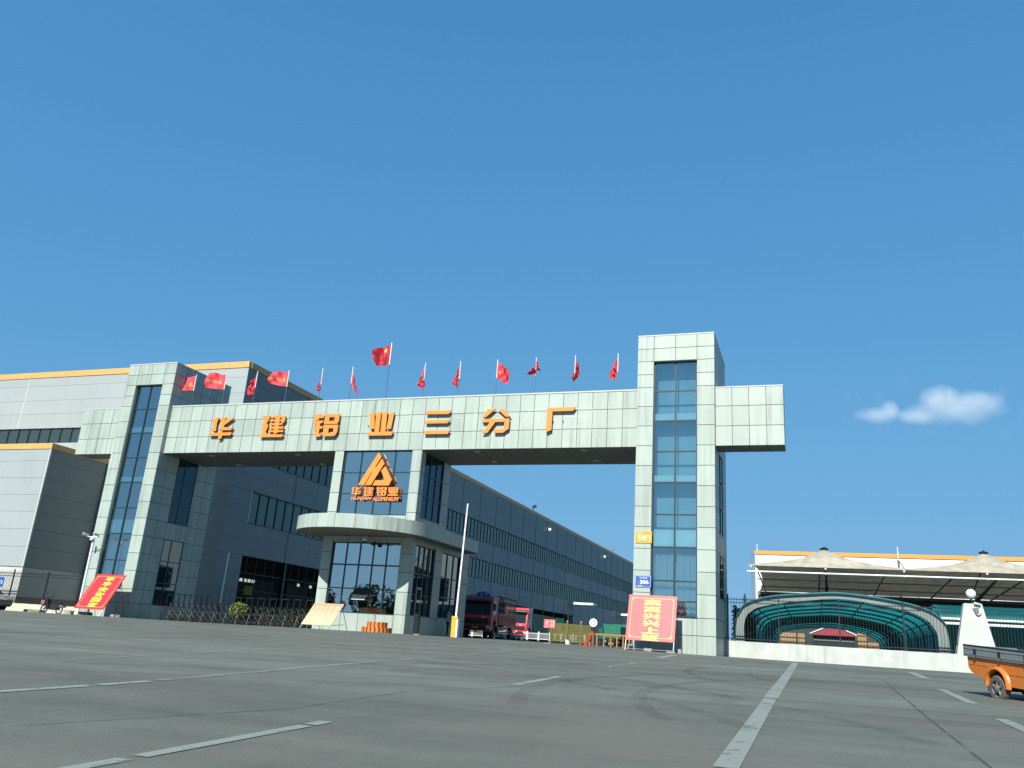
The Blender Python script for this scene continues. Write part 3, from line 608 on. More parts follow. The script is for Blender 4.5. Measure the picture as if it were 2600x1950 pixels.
for i in range(np_):
    a, b = L_[-1]*i/np_+.012, L_[-1]*(i+1)/np_-.012
    for k in range(5):
        s0, s1 = a+(b-a)*k/5, a+(b-a)*(k+1)/5
        q0, q1, r0, r1 = onp(s0, .002), onp(s1, .002), onp(s0, .035), onp(s1, .035)
        mb.hexa([(*q0, cz0-.02), (*q1, cz0-.02), (*r1, cz0-.02), (*r0, cz0-.02), (*q0, cz1), (*q1, cz1), (*r1, cz1), (*r0, cz1)], 'panel')
can = mb.build('canopy', gh, smooth=False)
# emblem and lettering on the upper window
mb = MB()
for q, pl in enumerate(LOGO): mb.prism(pl, FY(.30), 0, .14+.003*q, 'orange_letter', 'letter_side')
for x, z in ((-19.2, 9.3), (-18.4, 8.6)): mb.box(x-.02, x+.02, .29, .5, z, z+.04, 'joint')
mb.build('emblem', gh)
for q, (ch, x0, x1) in enumerate((('华', -20.42, -19.75), ('建', -19.58, -18.93), ('铝', -18.72, -18.04), ('业', -17.94, -17.24))):
    pls = LETTERS[ch]; ax = [p[0] for pl in pls for p in pl]; az = [p[1] for pl in pls for p in pl]
    m0, m1, n0, n1 = min(ax), max(ax), min(az), max(az); zb_, zt_ = 7.86+.0*q, 8.38
    mb = MB()
    for k_, pl in enumerate(pls): mb.prism([(x0+(a-m0)/(m1-m0)*(x1-x0), zb_+(b-n0)/(n1-n0)*(zt_-zb_)) for a, b in pl], FY(.33), 0, .09+.002*k_, 'orange_letter', 'letter_side')
    mb.box((x0+x1)/2-.02, (x0+x1)/2+.02, .32, .5, 8.0, 8.04, 'joint')
    mb.build('sign_letter', gh)
mb = MB(); ws = [(-20.42, 'HUAJIAN', -19.02), (-18.96, 'ALUMINIUM', -17.2)]
for x0, s_, x1 in ws:
    for k_ in range(5): put_text(mb, s_, FY(.34), x0, x1, 7.55, 7.80, .012*k_+.02, 'orange_letter' if k_ == 4 else 'letter_side', .03, .2)
mb.build('sign_lettering', gh)
# cameras under the canopy
e = thing('dome_camera', (-18.97, .1, 5.2), 'white dome camera hanging below the curved canopy of the guard house', 'camera')
mb = MB(); mb.box(-19.0, -18.94, .0, .34, 5.40, 5.44, 'pole_white'); mb.tube([(-18.97, .02, 5.44), (-18.97, .02, 5.3)], .03, 'pole_white'); mb.lathe([(.02, 5.32), (.14, 5.3), (.15, 5.16), (.13, 5.12)], (-18.97, .02, 0), 'z', 'pole_white', 16); mb.build('housing', e)
mb = MB(); mb.ball((-18.97, .02, 5.11), .11, 'black'); mb.build('lens', e)
e = thing('bullet_camera', (-18.43, .1, 5.0), 'small dark camera beside the dome camera above the guard house window', 'camera')
mb = MB(); mb.tube([(-18.43, .34, 5.12), (-18.43, .15, 5.1), (-18.43, .1, 5.05)], .02, 'black'); mb.lathe([(.01, -.12), (.09, -.12), (.1, .0), (.09, .14), (.01, .15)], (-18.43, .1, 4.98), 'y', 'black', 14); mb.build('body', e)

# ------------------------------------------------------------------ plates on the right tower
e = thing('gate_number_sign', (-2.46, -.03, 5.4), 'orange square sign reading 1号门 on the tall right tower', 'sign')
mb = MB(); mb.box(-2.9, -2.02, -.035, -.002, 5.40, 6.02, 'sign_yellow'); mb.build('plate', e)
mb = MB(); f_ = FY(-.036)
for a_, b_, c_, d_ in ((-2.88, -2.865, 5.42, 6.0), (-2.055, -2.04, 5.42, 6.0), (-2.865, -2.055, 5.42, 5.432), (-2.865, -2.055, 5.988, 6.0)): mb.box(a_, b_, -.0385, -.0362, c_, d_, 'board_yellow')
mb.prism([(-2.70, 5.52), (-2.63, 5.52), (-2.63, 5.82), (-2.69, 5.82), (-2.76, 5.77), (-2.76, 5.72), (-2.70, 5.745)], f_, 0, .003, 'sign_white'); bold_text(mb, '号门', f_, -2.56, -2.12, 5.54, 5.80, .003, 'sign_white'); put_text(mb, '华建铝业', f_, -2.80, -2.48, 5.87, 5.93, .003, 'sign_white', .008)
mb.build('lettering', e)
e = thing('address_plate', (-2.44, -.03, 3.14), 'blue street number plate reading 6506 on the right tower', 'sign')
mb = MB(); mb.box(-2.86, -2.02, -.03, -.002, 3.14, 3.73, 'sign_blue'); mb.build('plate', e)
mb = MB(); f_ = FY(-.031)
for a_, b_, c_, d_ in ((-2.84, -2.828, 3.16, 3.71), (-2.052, -2.04, 3.16, 3.71), (-2.828, -2.052, 3.16, 3.172), (-2.828, -2.052, 3.698, 3.71)): mb.box(a_, b_, -.0335, -.0312, c_, d_, 'sign_white')
bold_text(mb, '6', f_, -2.75, -2.62, 3.31, 3.50, .003, 'steel', .06); bold_text(mb, '506', f_, -2.59, -2.15, 3.31, 3.50, .003, 'sign_white', .06)
put_text(mb, '东泰路', f_, -2.62, -2.22, 3.58, 3.65, .003, 'sign_white', .008); put_text(mb, '邮政编码', f_, -2.72, -2.46, 3.20, 3.245, .003, 'sign_white', .008)
mb.build('lettering', e)

# ------------------------------------------------------------------ factory hall behind the gate
HX, HY, HZ, HL = -36.48, 8.95, 20.24, 178.0
hall = thing('factory_hall', (HX, 60, 0), 'very long grey metal factory hall with window bands behind the gateway', 'factory')
t = .03
mb = MB()
# front wall (faces the road)
xl = -110.0
mb.box(xl, HX-.05, HY+t, HY+.5, -.3, 13.77, 'joint'); mb.box(xl, HX-.05, HY+t, HY+.5, 15.08, 19.7, 'joint')
fx = [xl]+[-95.7, -83.7, -71.7, -59.72, -47.8, HX-.0]
mb.panels(FY(HY+t), fx, [0, 1.2, 2.4, 3.6, 4.9, 6.2, 7.4, 8.7, 10, 11.2, 12.5, 13.77], 'clad', g=.008); mb.panels(FY(HY+t), fx, [15.08, 16.39, 17.6, 18.93, 19.72], 'clad', g=.008)
for x in fx[1:-1]: mb.box(x-.05, x+.05, HY-.02, HY+.01, 15.1, 19.7, 'coping')
mb.build('front_wall', hall)
mb = MB(); mb.box(xl, HX-.05, HY+.15, HY+.2, 13.77, 15.08, 'glass_band')
x = xl
while x < HX: mb.box(x-.03, x+.03, HY+.06, HY+.149, 13.77, 15.08, 'mullion'); x += 1.2
mb.build('window', hall)
# long side wall: bands of glazing between metal cladding, open bays at the foot
mb = MB()
BA = (12.0, 106.0)
cells = [(5.17, 7.72, HY, HL), (10.2, 12.65, HY, HL), (15.15, 19.72, HY, HL), (-.3, 5.17, HY, BA[0]), (-.3, 5.17, BA[1], HL), (7.72, 10.2, HY, 11.9), (12.65, 15.15, HY, 13.9)]
vs = rim(HY, HL, 28)
for z0, z1, y0, y1 in cells:
    mb.box(HX-.5, HX-t, y0+(.5 if y0 == HY else 0), y1, z0, z1, 'joint')
    nz_ = max(1, round((z1-z0)/1.26)); yy = [y0]+[v for v in vs if y0+.5 < v < y1-.5]+[y1]
    mb.panels(FXp(HX-t), yy, rim(z0, z1, nz_), 'clad_shaded', g=.008)
mb.build('side_wall', hall)
for v in (17.66,)+tuple(17.66+6.1*i for i in range(1, 26)):
    for z0, z1 in ((5.2, 7.65), (10.25, 12.6), (15.2, 19.7)): mb = MB(); mb.box(HX+.003, HX+.05, v-.035, v+.035, z0, z1, 'rim_grey'); mb.build('cover_strip', hall)
for z0, z1, y0 in ((7.72, 10.2, 11.9), (12.65, 15.15, 13.9)):
    mb = MB(); mb.poly([(HX-.12, y0, z0), (HX-.12, HL, z0), (HX-.12, HL, z1), (HX-.12, y0, z1)], 'glass_band')
    v = y0
    while v < HL: mb.box(HX-.119, HX-.05, v-.03, v+.03, z0, z1, 'mullion_band'); v += 1.22
    mb.box(HX-.119, HX+.02, y0, HL, z0-.04, z0+.04, 'mullion_band'); mb.box(HX-.119, HX+.02, y0, HL, z1-.04, z1+.04, 'mullion_band'); mb.box(HX-.12, HX+.05, y0-.05, y0, z0, z1, 'pole_white')
    mb.build('window_band', hall)
# open loading bays
mb = MB(); mb.box(HX-9, HX-8.8, BA[0]-3, BA[1], -.3, 5.3, 'bay'); mb.box(HX-9, HX-.5, BA[0]-.3, BA[0]-.1, -.3, 5.17, 'bay'); mb.box(HX-9, HX-.5, BA[1]+.1, BA[1]+.3, -.3, 5.17, 'bay'); mb.box(HX-8.8, HX-.5, BA[0]-.1, BA[1], 5.2, 5.3, 'bay')
v = BA[0]
while v < BA[1]:
    mb.box(HX-.4, HX-.1, v-.12, v+.12, -.2, 5.17, 'dark_metal'); mb.box(HX-8.79, HX-8.7, v+1, v+4.8, 1.0, 4.2, 'joint'); v += 6.1
for z in (2.6, 3.9): mb.box(HX-.3, HX-.26, BA[0], BA[1], z-.03, z+.03, 'dark_metal')
v = BA[0]+1.0
while v < BA[1]: mb.box(HX-.28, HX-.24, v-.02, v+.02, -.2, 5.1, 'dark_metal'); v += 1.22
mb.build('loading_bay', hall)
for v, z in [(20.4+.62*i, 3.85) for i in range(9)]+[(33+2.3*i, 4.1) for i in range(8)]+[(60+3.1*i, 4.0) for i in range(8)]: mb = MB(); mb.box(HX-8.69, HX-8.66, v, v+.42, z, z+.28, 'daylight_glow'); mb.build('bay_window', hall)  # solid panels whose glow imitates daylight through far windows
mb = MB(); mb.box(HX-8, HX+1.2, 106.5, 109.3, 7.0, 7.5, 'coping'); mb.box(HX, HX+4.5, 106.6, 109.2, 7.08, 7.44, 'white_wall'); mb.build('door_canopy', hall)
mb = MB(); mb.box(HX, HX+4.2, 147, 151, 7.0, 7.45, 'white_wall'); mb.build('door_canopy', hall)
for y in (107, 148): mb = MB(); mb.box(HX-.05, HX+.1, y-.2, y+2.2, 0, 5.2, 'bay'); mb.build('door', hall)
# fascia and roof
mb = MB(); mb.box(xl, HX+.02, HY-.06, HY+.3, 19.73, HZ, 'fascia'); mb.build('fascia', hall)
mb = MB(); mb.box(HX-.3, HX+.06, HY+.3, HL, 19.73, HZ, 'fascia'); mb.build('fascia', hall)
mb = MB(); mb.poly([(xl, HY+.3, 19.9), (HX-.3, HY+.3, 19.9), (HX-.3, HL, 19.9), (xl, HL, 19.9)], 'soffit'); mb.box(xl, HX, HL-.5, HL, -.3, 19.9, 'joint'); mb.build('roof', hall)
for y in (82.9, 140.0):
    e = thing('roof_floodlight', (HX, y, HZ), 'small floodlight on the %s roof edge of the long grey hall' % ('near part of the' if y < 100 else 'far part of the'), 'floodlight', 'floodlights on the hall roof')
    mb = MB(); mb.tube([(HX, y, HZ), (HX, y, HZ+.5)], .05, 'dark_metal'); mb.build('bracket', e)
    mb = MB(); mb.hexa([(HX-.1, y-.25, HZ+.35), (HX+.5, y-.25, HZ+.55), (HX+.5, y+.25, HZ+.55), (HX-.1, y+.25, HZ+.35), (HX-.1, y-.25, HZ+.75), (HX+.42, y-.25, HZ+.9), (HX+.42, y+.25, HZ+.9), (HX-.1, y+.25, HZ+.75)], 'steel' if y > 100 else 'dark_metal'); mb.build('lamp_head', e)
for y, z in ((91.4, 18.35), (131.6, 18.27)):
    e = thing('wall_lamp', (HX, y, z), 'small white lamp high on the %s side wall of the grey hall' % ('nearer' if y < 100 else 'farther'), 'lamp', 'lamps on the hall side wall')
    mb = MB(); mb.lathe([(.05, 0), (.3, .05), (.3, .5), (.1, .6)], (HX, y, z), 'x', 'sign_white', 12); mb.build('housing', e)

# annex left of the gateway
AX, AY, AZ = -48.8, 3.4, 12.3
an = thing('annex_building', (-60, 6, 0), 'lower grey clad factory block with yellow roof edge left of the gateway', 'building')
mb = MB(); al = -100
mb.box(al, AX-t, AY+t, AY+.4, 3.05, 11.85, 'joint'); mb.box(AX-.4, AX-t, AY+.4, HY-.07, 3.05, 11.85, 'joint')
rows = [3.05, 4.5, 5.79, 7.08, 8.36, 9.64, 10.94, 11.87]
mb.panels(FY(AY+t), [al, -88, -76, -64, AX], rows, 'clad', g=.008); mb.panels(FXp(AX-t), [AY, HY-.08], rows, 'clad_shaded', g=.008)
mb.box(AX-.08, AX+.035, AY-.035, AY+.08, 3.05, 11.85, 'coping')
mb.build('cladding', an)
mb = MB(); mb.box(al, AX-.06, AY+.06, HY-.08, .95, 3.04, 'plinth'); mb.box(al, AX-.02, AY+.02, HY-.09, -.4, .95, 'brown_base'); mb.build('base_wall', an)
mb = MB(); mb.box(al, AX+.06, AY-.06, HY-.065, 11.87, AZ, 'fascia'); mb.build('fascia', an)

# ------------------------------------------------------------------ fences, low walls, gate post
def railing(name, label, x0, x1, y, z0, z1, posts, spacing, rails, lean=0):
    e = thing(name, ((x0+x1)/2, y, z0), label, 'fence')
    mb = MB(); x = x0+.04
    while x < x1-.02: mb.box(x-.009, x+.009, y-.009, y+.009, z0+.02, z1, 'fence_metal'); x += spacing
    for z in rails: mb.box(x0, x1, y-.02, y+.02, z-.022, z+.022, 'fence_metal')
    mb.build('bar_panel', e)
    for x in posts: mb = MB(); mb.box(x-.035, x+.035, y-.035, y+.035, z0, z1+.12, 'fence_metal'); mb.lathe([(.045, z1+.12), (.03, z1+.16), (.001, z1+.18)], (x, y, 0), 'z', 'fence_metal', 8); mb.build('post', e)
def lowwall(name, label, x0, x1, y0, y1, z1, m, cat='wall', rough=.012):
    mb = MB(); n = int((x1-x0)/.5); 
    rng = random.Random(int(x0*10)); js = [rng.uniform(-rough, rough) for _ in range(n+1)]
    zb = [G(x0+(x1-x0)*i/n, y0)-.3 for i in range(n+1)]
    for (ya, f) in ((y0, 1), (y1, -1)):
        b = len(mb.v)
        for i in range(n+1):
            x = x0+(x1-x0)*i/n; mb.v += [(x, ya-js[i]*f, zb[i]), (x, ya-js[i]*.3*f, z1+js[i]*.5)]
        for i in range(n): mb.f.append((b+2*i, b+2*i+2, b+2*i+3, b+2*i+1)); mb.m.append(mb.mi(m))
    for i in range(n):
        xa, xb = x0+(x1-x0)*i/n, x0+(x1-x0)*(i+1)/n; mb.poly([(xa, y0-js[i]*.3, z1+js[i]*.5), (xb, y0-js[i+1]*.3, z1+js[i+1]*.5), (xb, y1+js[i+1]*.3, z1+js[i+1]*.5), (xa, y1+js[i]*.3, z1+js[i]*.5)], m)
    mb.poly([(x0, y0, zb[0]), (x0, y1, zb[0]), (x0, y1, z1), (x0, y0, z1)], m); mb.poly([(x1, y0, zb[-1]), (x1, y1, zb[-1]), (x1, y1, z1), (x1, y0, z1)], m)
    o = mb.build(name); tag(o, label, cat); return o
lowwall('low_wall', 'low cream painted wall under the black railing at the left edge', -75, -39.42, 1.95, 2.2, .46, 'stucco_cream')
railing('railing_fence', 'black bar railing on the cream wall in front of the grey annex', -75, -39.45, 2.08, .46, 2.62, [-41.5, -44.72, -47.92, -51.1, -54.3, -57.5, -60.7, -63.9, -67.1, -70.3, -73.5], .125, (.62, 2.3, 2.48))
lowwall('low_wall', 'low white rendered wall between the tall tower and the tapered pillar', 1.27, 12.6, 4.2, 4.46, .83, 'stucco')
railing('railing_fence', 'black bar railing on the white wall in front of the teal arched shelter', 1.27, 12.75, 4.33, .82, 3.1, [1.42, 4.08, 7.12, 10.22], .145, (.97, 2.84, 3.01))
lowwall('low_wall', 'low white rendered wall right of the tapered pillar behind the orange truck', 14.2, 40, 4.2, 4.46, .83, 'stucco')
railing('railing_fence', 'black bar railing right of the tapered white pillar', 14.0, 40, 4.33, .82, 3.1, [16.6, 19.7, 22.8, 25.9, 29, 32.1, 35.2, 38.3], .145, (.97, 2.84, 3.01))
# tapered pillar with globe lamp
mb = MB(); b0, b1, t0, t1, ztop = 12.36, 14.52, 13.06, 13.87, 3.3
N = 9
rng = random.Random(3)
for face in range(4):
    for i in range(N):
        za, zb2 = -.3+(ztop+.3)*i/N, -.3+(ztop+.3)*(i+1)/N
        def ring(z):
            f = (z)/ztop; xa, xb = b0+(t0-b0)*f, b1+(t1-b1)*f; ya, yb = 4.12+.12*f, 4.9-.12*f
            return [(xa, ya, z), (xb, ya, z), (xb, yb, z), (xa, yb, z)]
        A, B = ring(za), ring(zb2); q = (face+1) % 4
        mb.poly([A[face], A[q], B[q], B[face]], 'stucco')
mb.poly(ring(ztop), 'stucco')
tag(mb.build('gate_pillar'), 'tapered white rendered pillar with a chipped top carrying a globe lamp', 'pillar')
e = thing('globe_lamp', (13.46, 4.5, 3.3), 'white globe lamp on top of the tapered white pillar', 'lamp')
mb = MB(); mb.tube([(13.46, 4.5, 3.28), (13.46, 4.5, 3.62)], .035, 'dark_metal'); mb.lathe([(.1, 3.3), (.1, 3.34), (.03, 3.36)], (13.46, 4.5, 0), 'z', 'dark_metal', 12); mb.build('stem', e)
mb = MB(); mb.ball((13.46, 4.5, 3.79), .235, 'globe', 20); mb.build('globe', e, smooth=True)
e = thing('broken_bracket', (13.62, 4.2, 3.05), 'bent grey bracket and broken white cap on the tapered pillar', 'bracket')
mb = MB(); mb.tube([(13.42, 4.2, 3.12), (13.46, 4.17, 3.05), (13.52, 4.16, 2.9), (13.56, 4.16, 2.78), (13.64, 4.16, 2.72), (13.74, 4.17, 2.76), (13.8, 4.2, 2.84)], .025, 'pole_grey', 6); mb.box(13.5, 13.7, 4.18, 4.225, 2.85, 3.1, 'steel'); mb.build('strap', e)
mb = MB(); mb.hexa([(13.5, 4.1, 3.27), (13.8, 4.1, 3.22), (13.8, 4.4, 3.22), (13.5, 4.4, 3.27), (13.52, 4.1, 3.38), (13.8, 4.1, 3.3), (13.8, 4.4, 3.3), (13.52, 4.4, 3.38)], 'stucco'); mb.build('cap_piece', e)

# ------------------------------------------------------------------ teal arched shelters, membrane canopy, white factory
arch = [(1.62, -.1), (1.62, .95), (1.67, 2.02), (1.87, 2.47), (2.17, 2.86), (2.92, 3.19), (4.03, 3.42), (5.63, 3.58), (7.05, 3.68), (8.64, 3.58), (10.46, 3.31), (11.6, 3.0), (12.2, 2.6), (12.44, 2.2), (12.52, 1.54), (12.55, -.1)]
inner = [(2.1, -.1), (2.1, 1.02), (2.1, 1.75), (2.26, 2.27), (2.5, 2.5), (2.95, 2.76), (4.39, 3.08), (5.7, 3.26), (7.1, 3.4), (8.6, 3.28), (10.4, 2.97), (11.1, 2.74), (11.6, 2.45), (11.85, 2.1), (12.0, 1.7), (12.08, -.1)]
def fine(P, n=4):
    o = []
    for i in range(len(P)-1):
        p0, p1, p2, p3 = P[max(i-1, 0)], P[i], P[i+1], P[min(i+2, len(P)-1)]
        for k in range(n):
            s = k/n
            o.append(tuple(.5*((2*p1[c])+(-p0[c]+p2[c])*s+(2*p0[c]-5*p1[c]+4*p2[c]-p3[c])*s*s+(-p0[c]+3*p1[c]-3*p2[c]+p3[c])*s**3) for c in (0, 1)))
    return o+[P[-1]]
A_, I_ = fine(arch), fine(inner)
TY0, TY1 = 6.5, 58.0
sh = thing('arched_shelter', (7, 30, 0), 'long teal arched shelter with pale rim seen end on behind the right fence', 'shelter')
mb = MB(); n = len(A_)
for i in range(n-1):
    a, b, c, d = A_[i], A_[i+1], I_[i+1], I_[i]
    mb.hexa([(a[0], TY0, a[1]), (d[0], TY0, d[1]), (d[0], TY0+.35, d[1]), (a[0], TY0+.35, a[1]), (b[0], TY0, b[1]), (c[0], TY0, c[1]), (c[0], TY0+.35, c[1]), (b[0], TY0+.35, b[1])], 'rim_grey')
mb.build('front_rim', sh)
mb = MB(); YS = [TY0-.25, TY0+.5]+[TY0+.5+(TY1-TY0-.5)*k/12 for k in range(1, 13)]; ny = 13
for j in range(ny):
    for i in range(n-1):
        a, b = A_[i], A_[i+1]; y0, y1 = YS[j], YS[j+1]-.02
        e1 = 1.012
        mb.poly([(a[0], y0, a[1]*e1+.02), (b[0], y0, b[1]*e1+.02), (b[0], y1, b[1]*e1+.02), (a[0], y1, a[1]*e1+.02)], 'teal_sunlit' if j == 0 else 'teal_sheet')
mb.build('roof_sheet', sh)
J_ = [((a[0]*.6+b[0]*.4), (a[1]*.6+b[1]*.4)) for a, b in zip(A_, I_)]
for j in range(1, 12):
    y = TY0+4.4*j; mb = MB(); mb.tube([(q[0], y, q[1]) for q in J_[::2]+[J_[-1]]], .065, 'teal_paint', 6); mb.build('rib', sh)
mb = MB()
for i in range(6, n-1, 6): q = ((A_[i][0]*.9+I_[i][0]*.1), (A_[i][1]*.9+I_[i][1]*.1)); mb.box(q[0]-.03, q[0]+.03, TY0+.35, TY1, q[1]-.07, q[1]-.01, 'teal_paint')
mb.build('purlins', sh)
# second shelter, lying along the wall
s2 = thing('vaulted_shelter', (26, 17, 0), 'teal vaulted shelter running behind the fence right of the white pillar', 'shelter')
vp = [(14.0, 2.95), (14.1, 3.25), (14.5, 3.6), (15.2, 3.82), (16.5, 3.95), (18, 3.98), (20, 3.8), (21, 3.4), (21.3, 2.9)]
mb = MB(); vf = fine(vp, 3)
for k in range(13):
    x0, x1 = 13.2+2.4*k, 13.2+2.4*(k+1)-.03
    for a, b in zip(vf, vf[1:]): mb.poly([(x0, a[0], a[1]), (x1, a[0], a[1]), (x1, b[0], b[1]), (x0, b[0], b[1])], 'teal_sheet')
mb.build('roof_sheet', s2)
mb = MB(); mb.tube([(13.2, 13.95, 3.0), (44.4, 13.95, 3.0)], .07, 'steel_white'); mb.build('gutter', s2)
mb = MB(); mb.box(13.2, 44.4, 14.0, 14.08, 2.68, 2.82, 'steel_white'); mb.build('front_beam', s2)
for k in range(14): x = 13.2+2.4*k; mb = MB(); mb.box(x-.06, x+.06, 14.1, 14.22, -.1, 2.95, 'teal_paint'); mb.tube([(x, a, b-.1) for a, b in vp], .06, 'teal_paint', 6); mb.build('rib', s2)
mb = MB(); mb.box(13.2, 44.4, 21.2, 21.3, -.1, 2.9, 'teal_paint'); mb.build('back_wall', s2)
# membrane canopy with conical peaks
mc = thing('membrane_canopy', (20, 36, 0), 'grey tensile membrane canopy with pointed peaks above the teal shelters', 'canopy')
MX0, MX1, MY0, MY1 = .75, 60.0, 28.0, 44.0
PX, PS, PY = 6.86, 12.1, 32.1
def memz(x, y):
    k = (x-PX)/PS; d = (k-round(k))*PS; f = (y-MY0)/(MY1-MY0)
    return 7.2-.95*f+2.25*math.exp(-math.hypot(d*.95, (y-PY)*.9)/3.3)*min(1, max(0, (y-MY0)/1.3))
mb = MB()
def mp(u, v):
    y = MY0+(MY1-MY0)*v; x = MX0+.7*math.sin(math.pi*v)*(1-u)**6+(MX1-MX0)*u
    return (x, y, memz(x, y))
mb.grid(220, 40, mp, 'membrane'); mb.build('membrane', mc, smooth=True)
for q in range(5):
    mb = MB(); x = PX+PS*q; z = memz(x, PY); mb.lathe([(.33, z-.15), (.38, z-.02), (.15, z+.06), (.02, z+.16)], (x, PY, 0), 'z', 'dark_metal', 12); mb.build('peak_cap', mc)
mb = MB(); mb.tube([(MX0, MY0-.04, 6.73), (MX1, MY0-.04, 6.73)], .065, 'steel_white', 8); mb.build('front_tube', mc)
for q in range(10):
    x = 1.1+5.75*q; mb = MB()
    for z_ in (7.08, 6.70): mb.ball((x, MY0-.12, z_), .09, 'steel_white', 10)
    mb.build('clamp', mc)
for q in range(5):
    x = PX+PS*q; mb = MB()
    if x > 13: mb.tube([(x+.2, 43.6, -.1), (x+.2, 43.6, 5.6)], .2, 'steel')
    mb.tube([(x+.2, 43.6, 5.4), (x+.1, 36, 5.95), (x, MY0+.1, 6.68)], [.2, .15, .09], 'steel'); mb.tube([(x+.2, 43.4, 5.6), (x, PY, 8.4)], .06, 'steel'); mb.build('support_arm', mc)
mb = MB()
for y, z in ((31.2, 6.4), (35.7, 6.15), (40.2, 5.95)): mb.tube([(MX0+.6, y, z), (MX1, y, z)], .055, 'steel', 6)
for q in range(12): x = 1.5+4.8*q; mb.tube([(x, 43.6, 5.95), (x+.1, MY0+.1, 6.75)], .06, 'steel', 6)
mb.build('purlins', mc)
mb = MB()
for z in (5.4, 6.05): mb.tube([(.5, 43.8, z), (MX1, 43.8, z)], .065, 'steel', 6)
x = .5
while x < MX1-1.4: mb.tube([(x, 43.8, 5.4), (x+.7, 43.8, 6.05), (x+1.4, 43.8, 5.4)], .04, 'steel', 5); x += 1.4
mb.build('edge_truss', mc)
mb = MB(); mb.box(.6, 12.8, 44.1, 44.17, 3.78, 6.3, 'dark_backing'); mb.box(12.8, MX1, 44.1, 44.17, -.1, 6.3, 'dark_backing'); mb.build('shade_backdrop', mc)  # added dark backdrop, stands in for the shaded gap under the canopy
# white factory far behind
wf = thing('white_factory', (30, 75, 0), 'long white factory building with an orange roof stripe behind the canopy', 'factory')
mb = MB(); mb.box(-1.2, 95, 70.1, 75, -.2, 12.8, 'joint'); mb.panels(FY(70.1), rim(-1.25, 95, 16), rim(0, 12.8, 8), 'white_wall', g=.006); mb.panels(FXm(-1.2), [70, 75], rim(0, 12.8, 8), 'white_wall', g=.006); mb.build('wall', wf)
mb = MB(); mb.box(-1.3, 95.1, 69.95, 75.1, 12.81, 13.28, 'fascia_orange'); mb.build('fascia', wf)
mb = MB(); mb.tube([(-1.0, 70.4, 13.28), (-1.0, 70.4, 14.2)], .05, 'steel_white', 6); mb.build('rod', wf)
mb = MB(); mb.tube([(-1.6, 69.6, -.2), (-1.6, 69.6, 12.9)], .12, 'rim_grey', 8); mb.build('downpipe', wf)
e = thing('mast', (15.83, 69.0, 0), 'thin grey mast with a slanting stay in front of the white factory', 'mast')
mb = MB(); mb.tube([(15.83, 68.8, -.1), (15.83, 68.8, 12.4)], .14, 'steel'); mb.tube([(15.83, 68.8, 12.4), (15.83, 68.8, 14.05)], .06, 'steel_white'); mb.build('pole', e)
mb = MB(); mb.tube([(15.9, 68.8, 12.3), (18.0, 68.8, 9.0)], .06, 'steel'); mb.build('stay', e)
# things seen through the arch
for i, (x0, x1, z1) in enumerate(((1.7, 3.6, 3.5), (3.75, 4.6, 3.7), (10.55, 11.6, 4.0), (11.7, 12.9, 3.1))):
    e = thing('pallet_stack', ((x0+x1)/2, 68, 0), ('wide', 'narrow', 'tall', 'low')[i]+' stack of tan crates beyond the shelter, '+('at its left side', 'touching the red roof', 'just right of the red roof', 'at its right side')[i], 'crate stack', 'tan crate stacks beyond the shelter')
    z = .05; n = int((z1-.1)/.62)
    for k in range(n):
        mb = MB(); mb.box(x0+.02*(k % 2), x1-.02*((k+1) % 2), 67.4, 68.8, z+.12, z+.6, 'tan')
        for q in range(5): xx = x0+.05+(x1-x0-.2)*q/4; mb.box(xx, xx+.1, 67.38, 68.8, z, z+.115, 'bark')
        mb.build('crate', e); z += .62
e = thing('red_roof_kiosk', (7.9, 66, 0), 'small dark kiosk with a red roof seen through the arched shelter', 'kiosk')
mb = MB(); mb.prism([(5.3, 3.1), (6.7, 3.72), (8.9, 3.75), (10.3, 3.12), (10.3, 3.0), (5.3, 2.98)], FB(64.5), 0, 3, 'roof_red'); mb.build('roof', e)
mb = MB(); mb.tube([(5.2, 64.45, 3.1), (6.7, 64.45, 3.76)], .07, 'sign_white', 6); mb.tube([(8.9, 64.45, 3.8), (10.4, 64.45, 3.14)], .07, 'sign_white', 6); mb.build('roof_trim', e)
mb = MB(); mb.box(5.5, 10.2, 65, 67, 0, 2.97, 'dark_metal'); mb.box(5.6, 10.1, 64.9, 64.99, 2.35, 2.5, 'steel'); mb.build('wall', e)
e = thing('storage_shed', (7, 69.2, 0), 'dark storage shed behind the tan crates and the red roof', 'shed')
mb = MB(); mb.box(-.8, 15.5, 69.1, 69.6, -.1, 4.3, 'dark_backing'); mb.build('wall', e)
mb = MB(); mb.box(-.9, 15.6, 68.95, 69.7, 4.31, 4.45, 'teal_paint'); mb.build('roof', e)
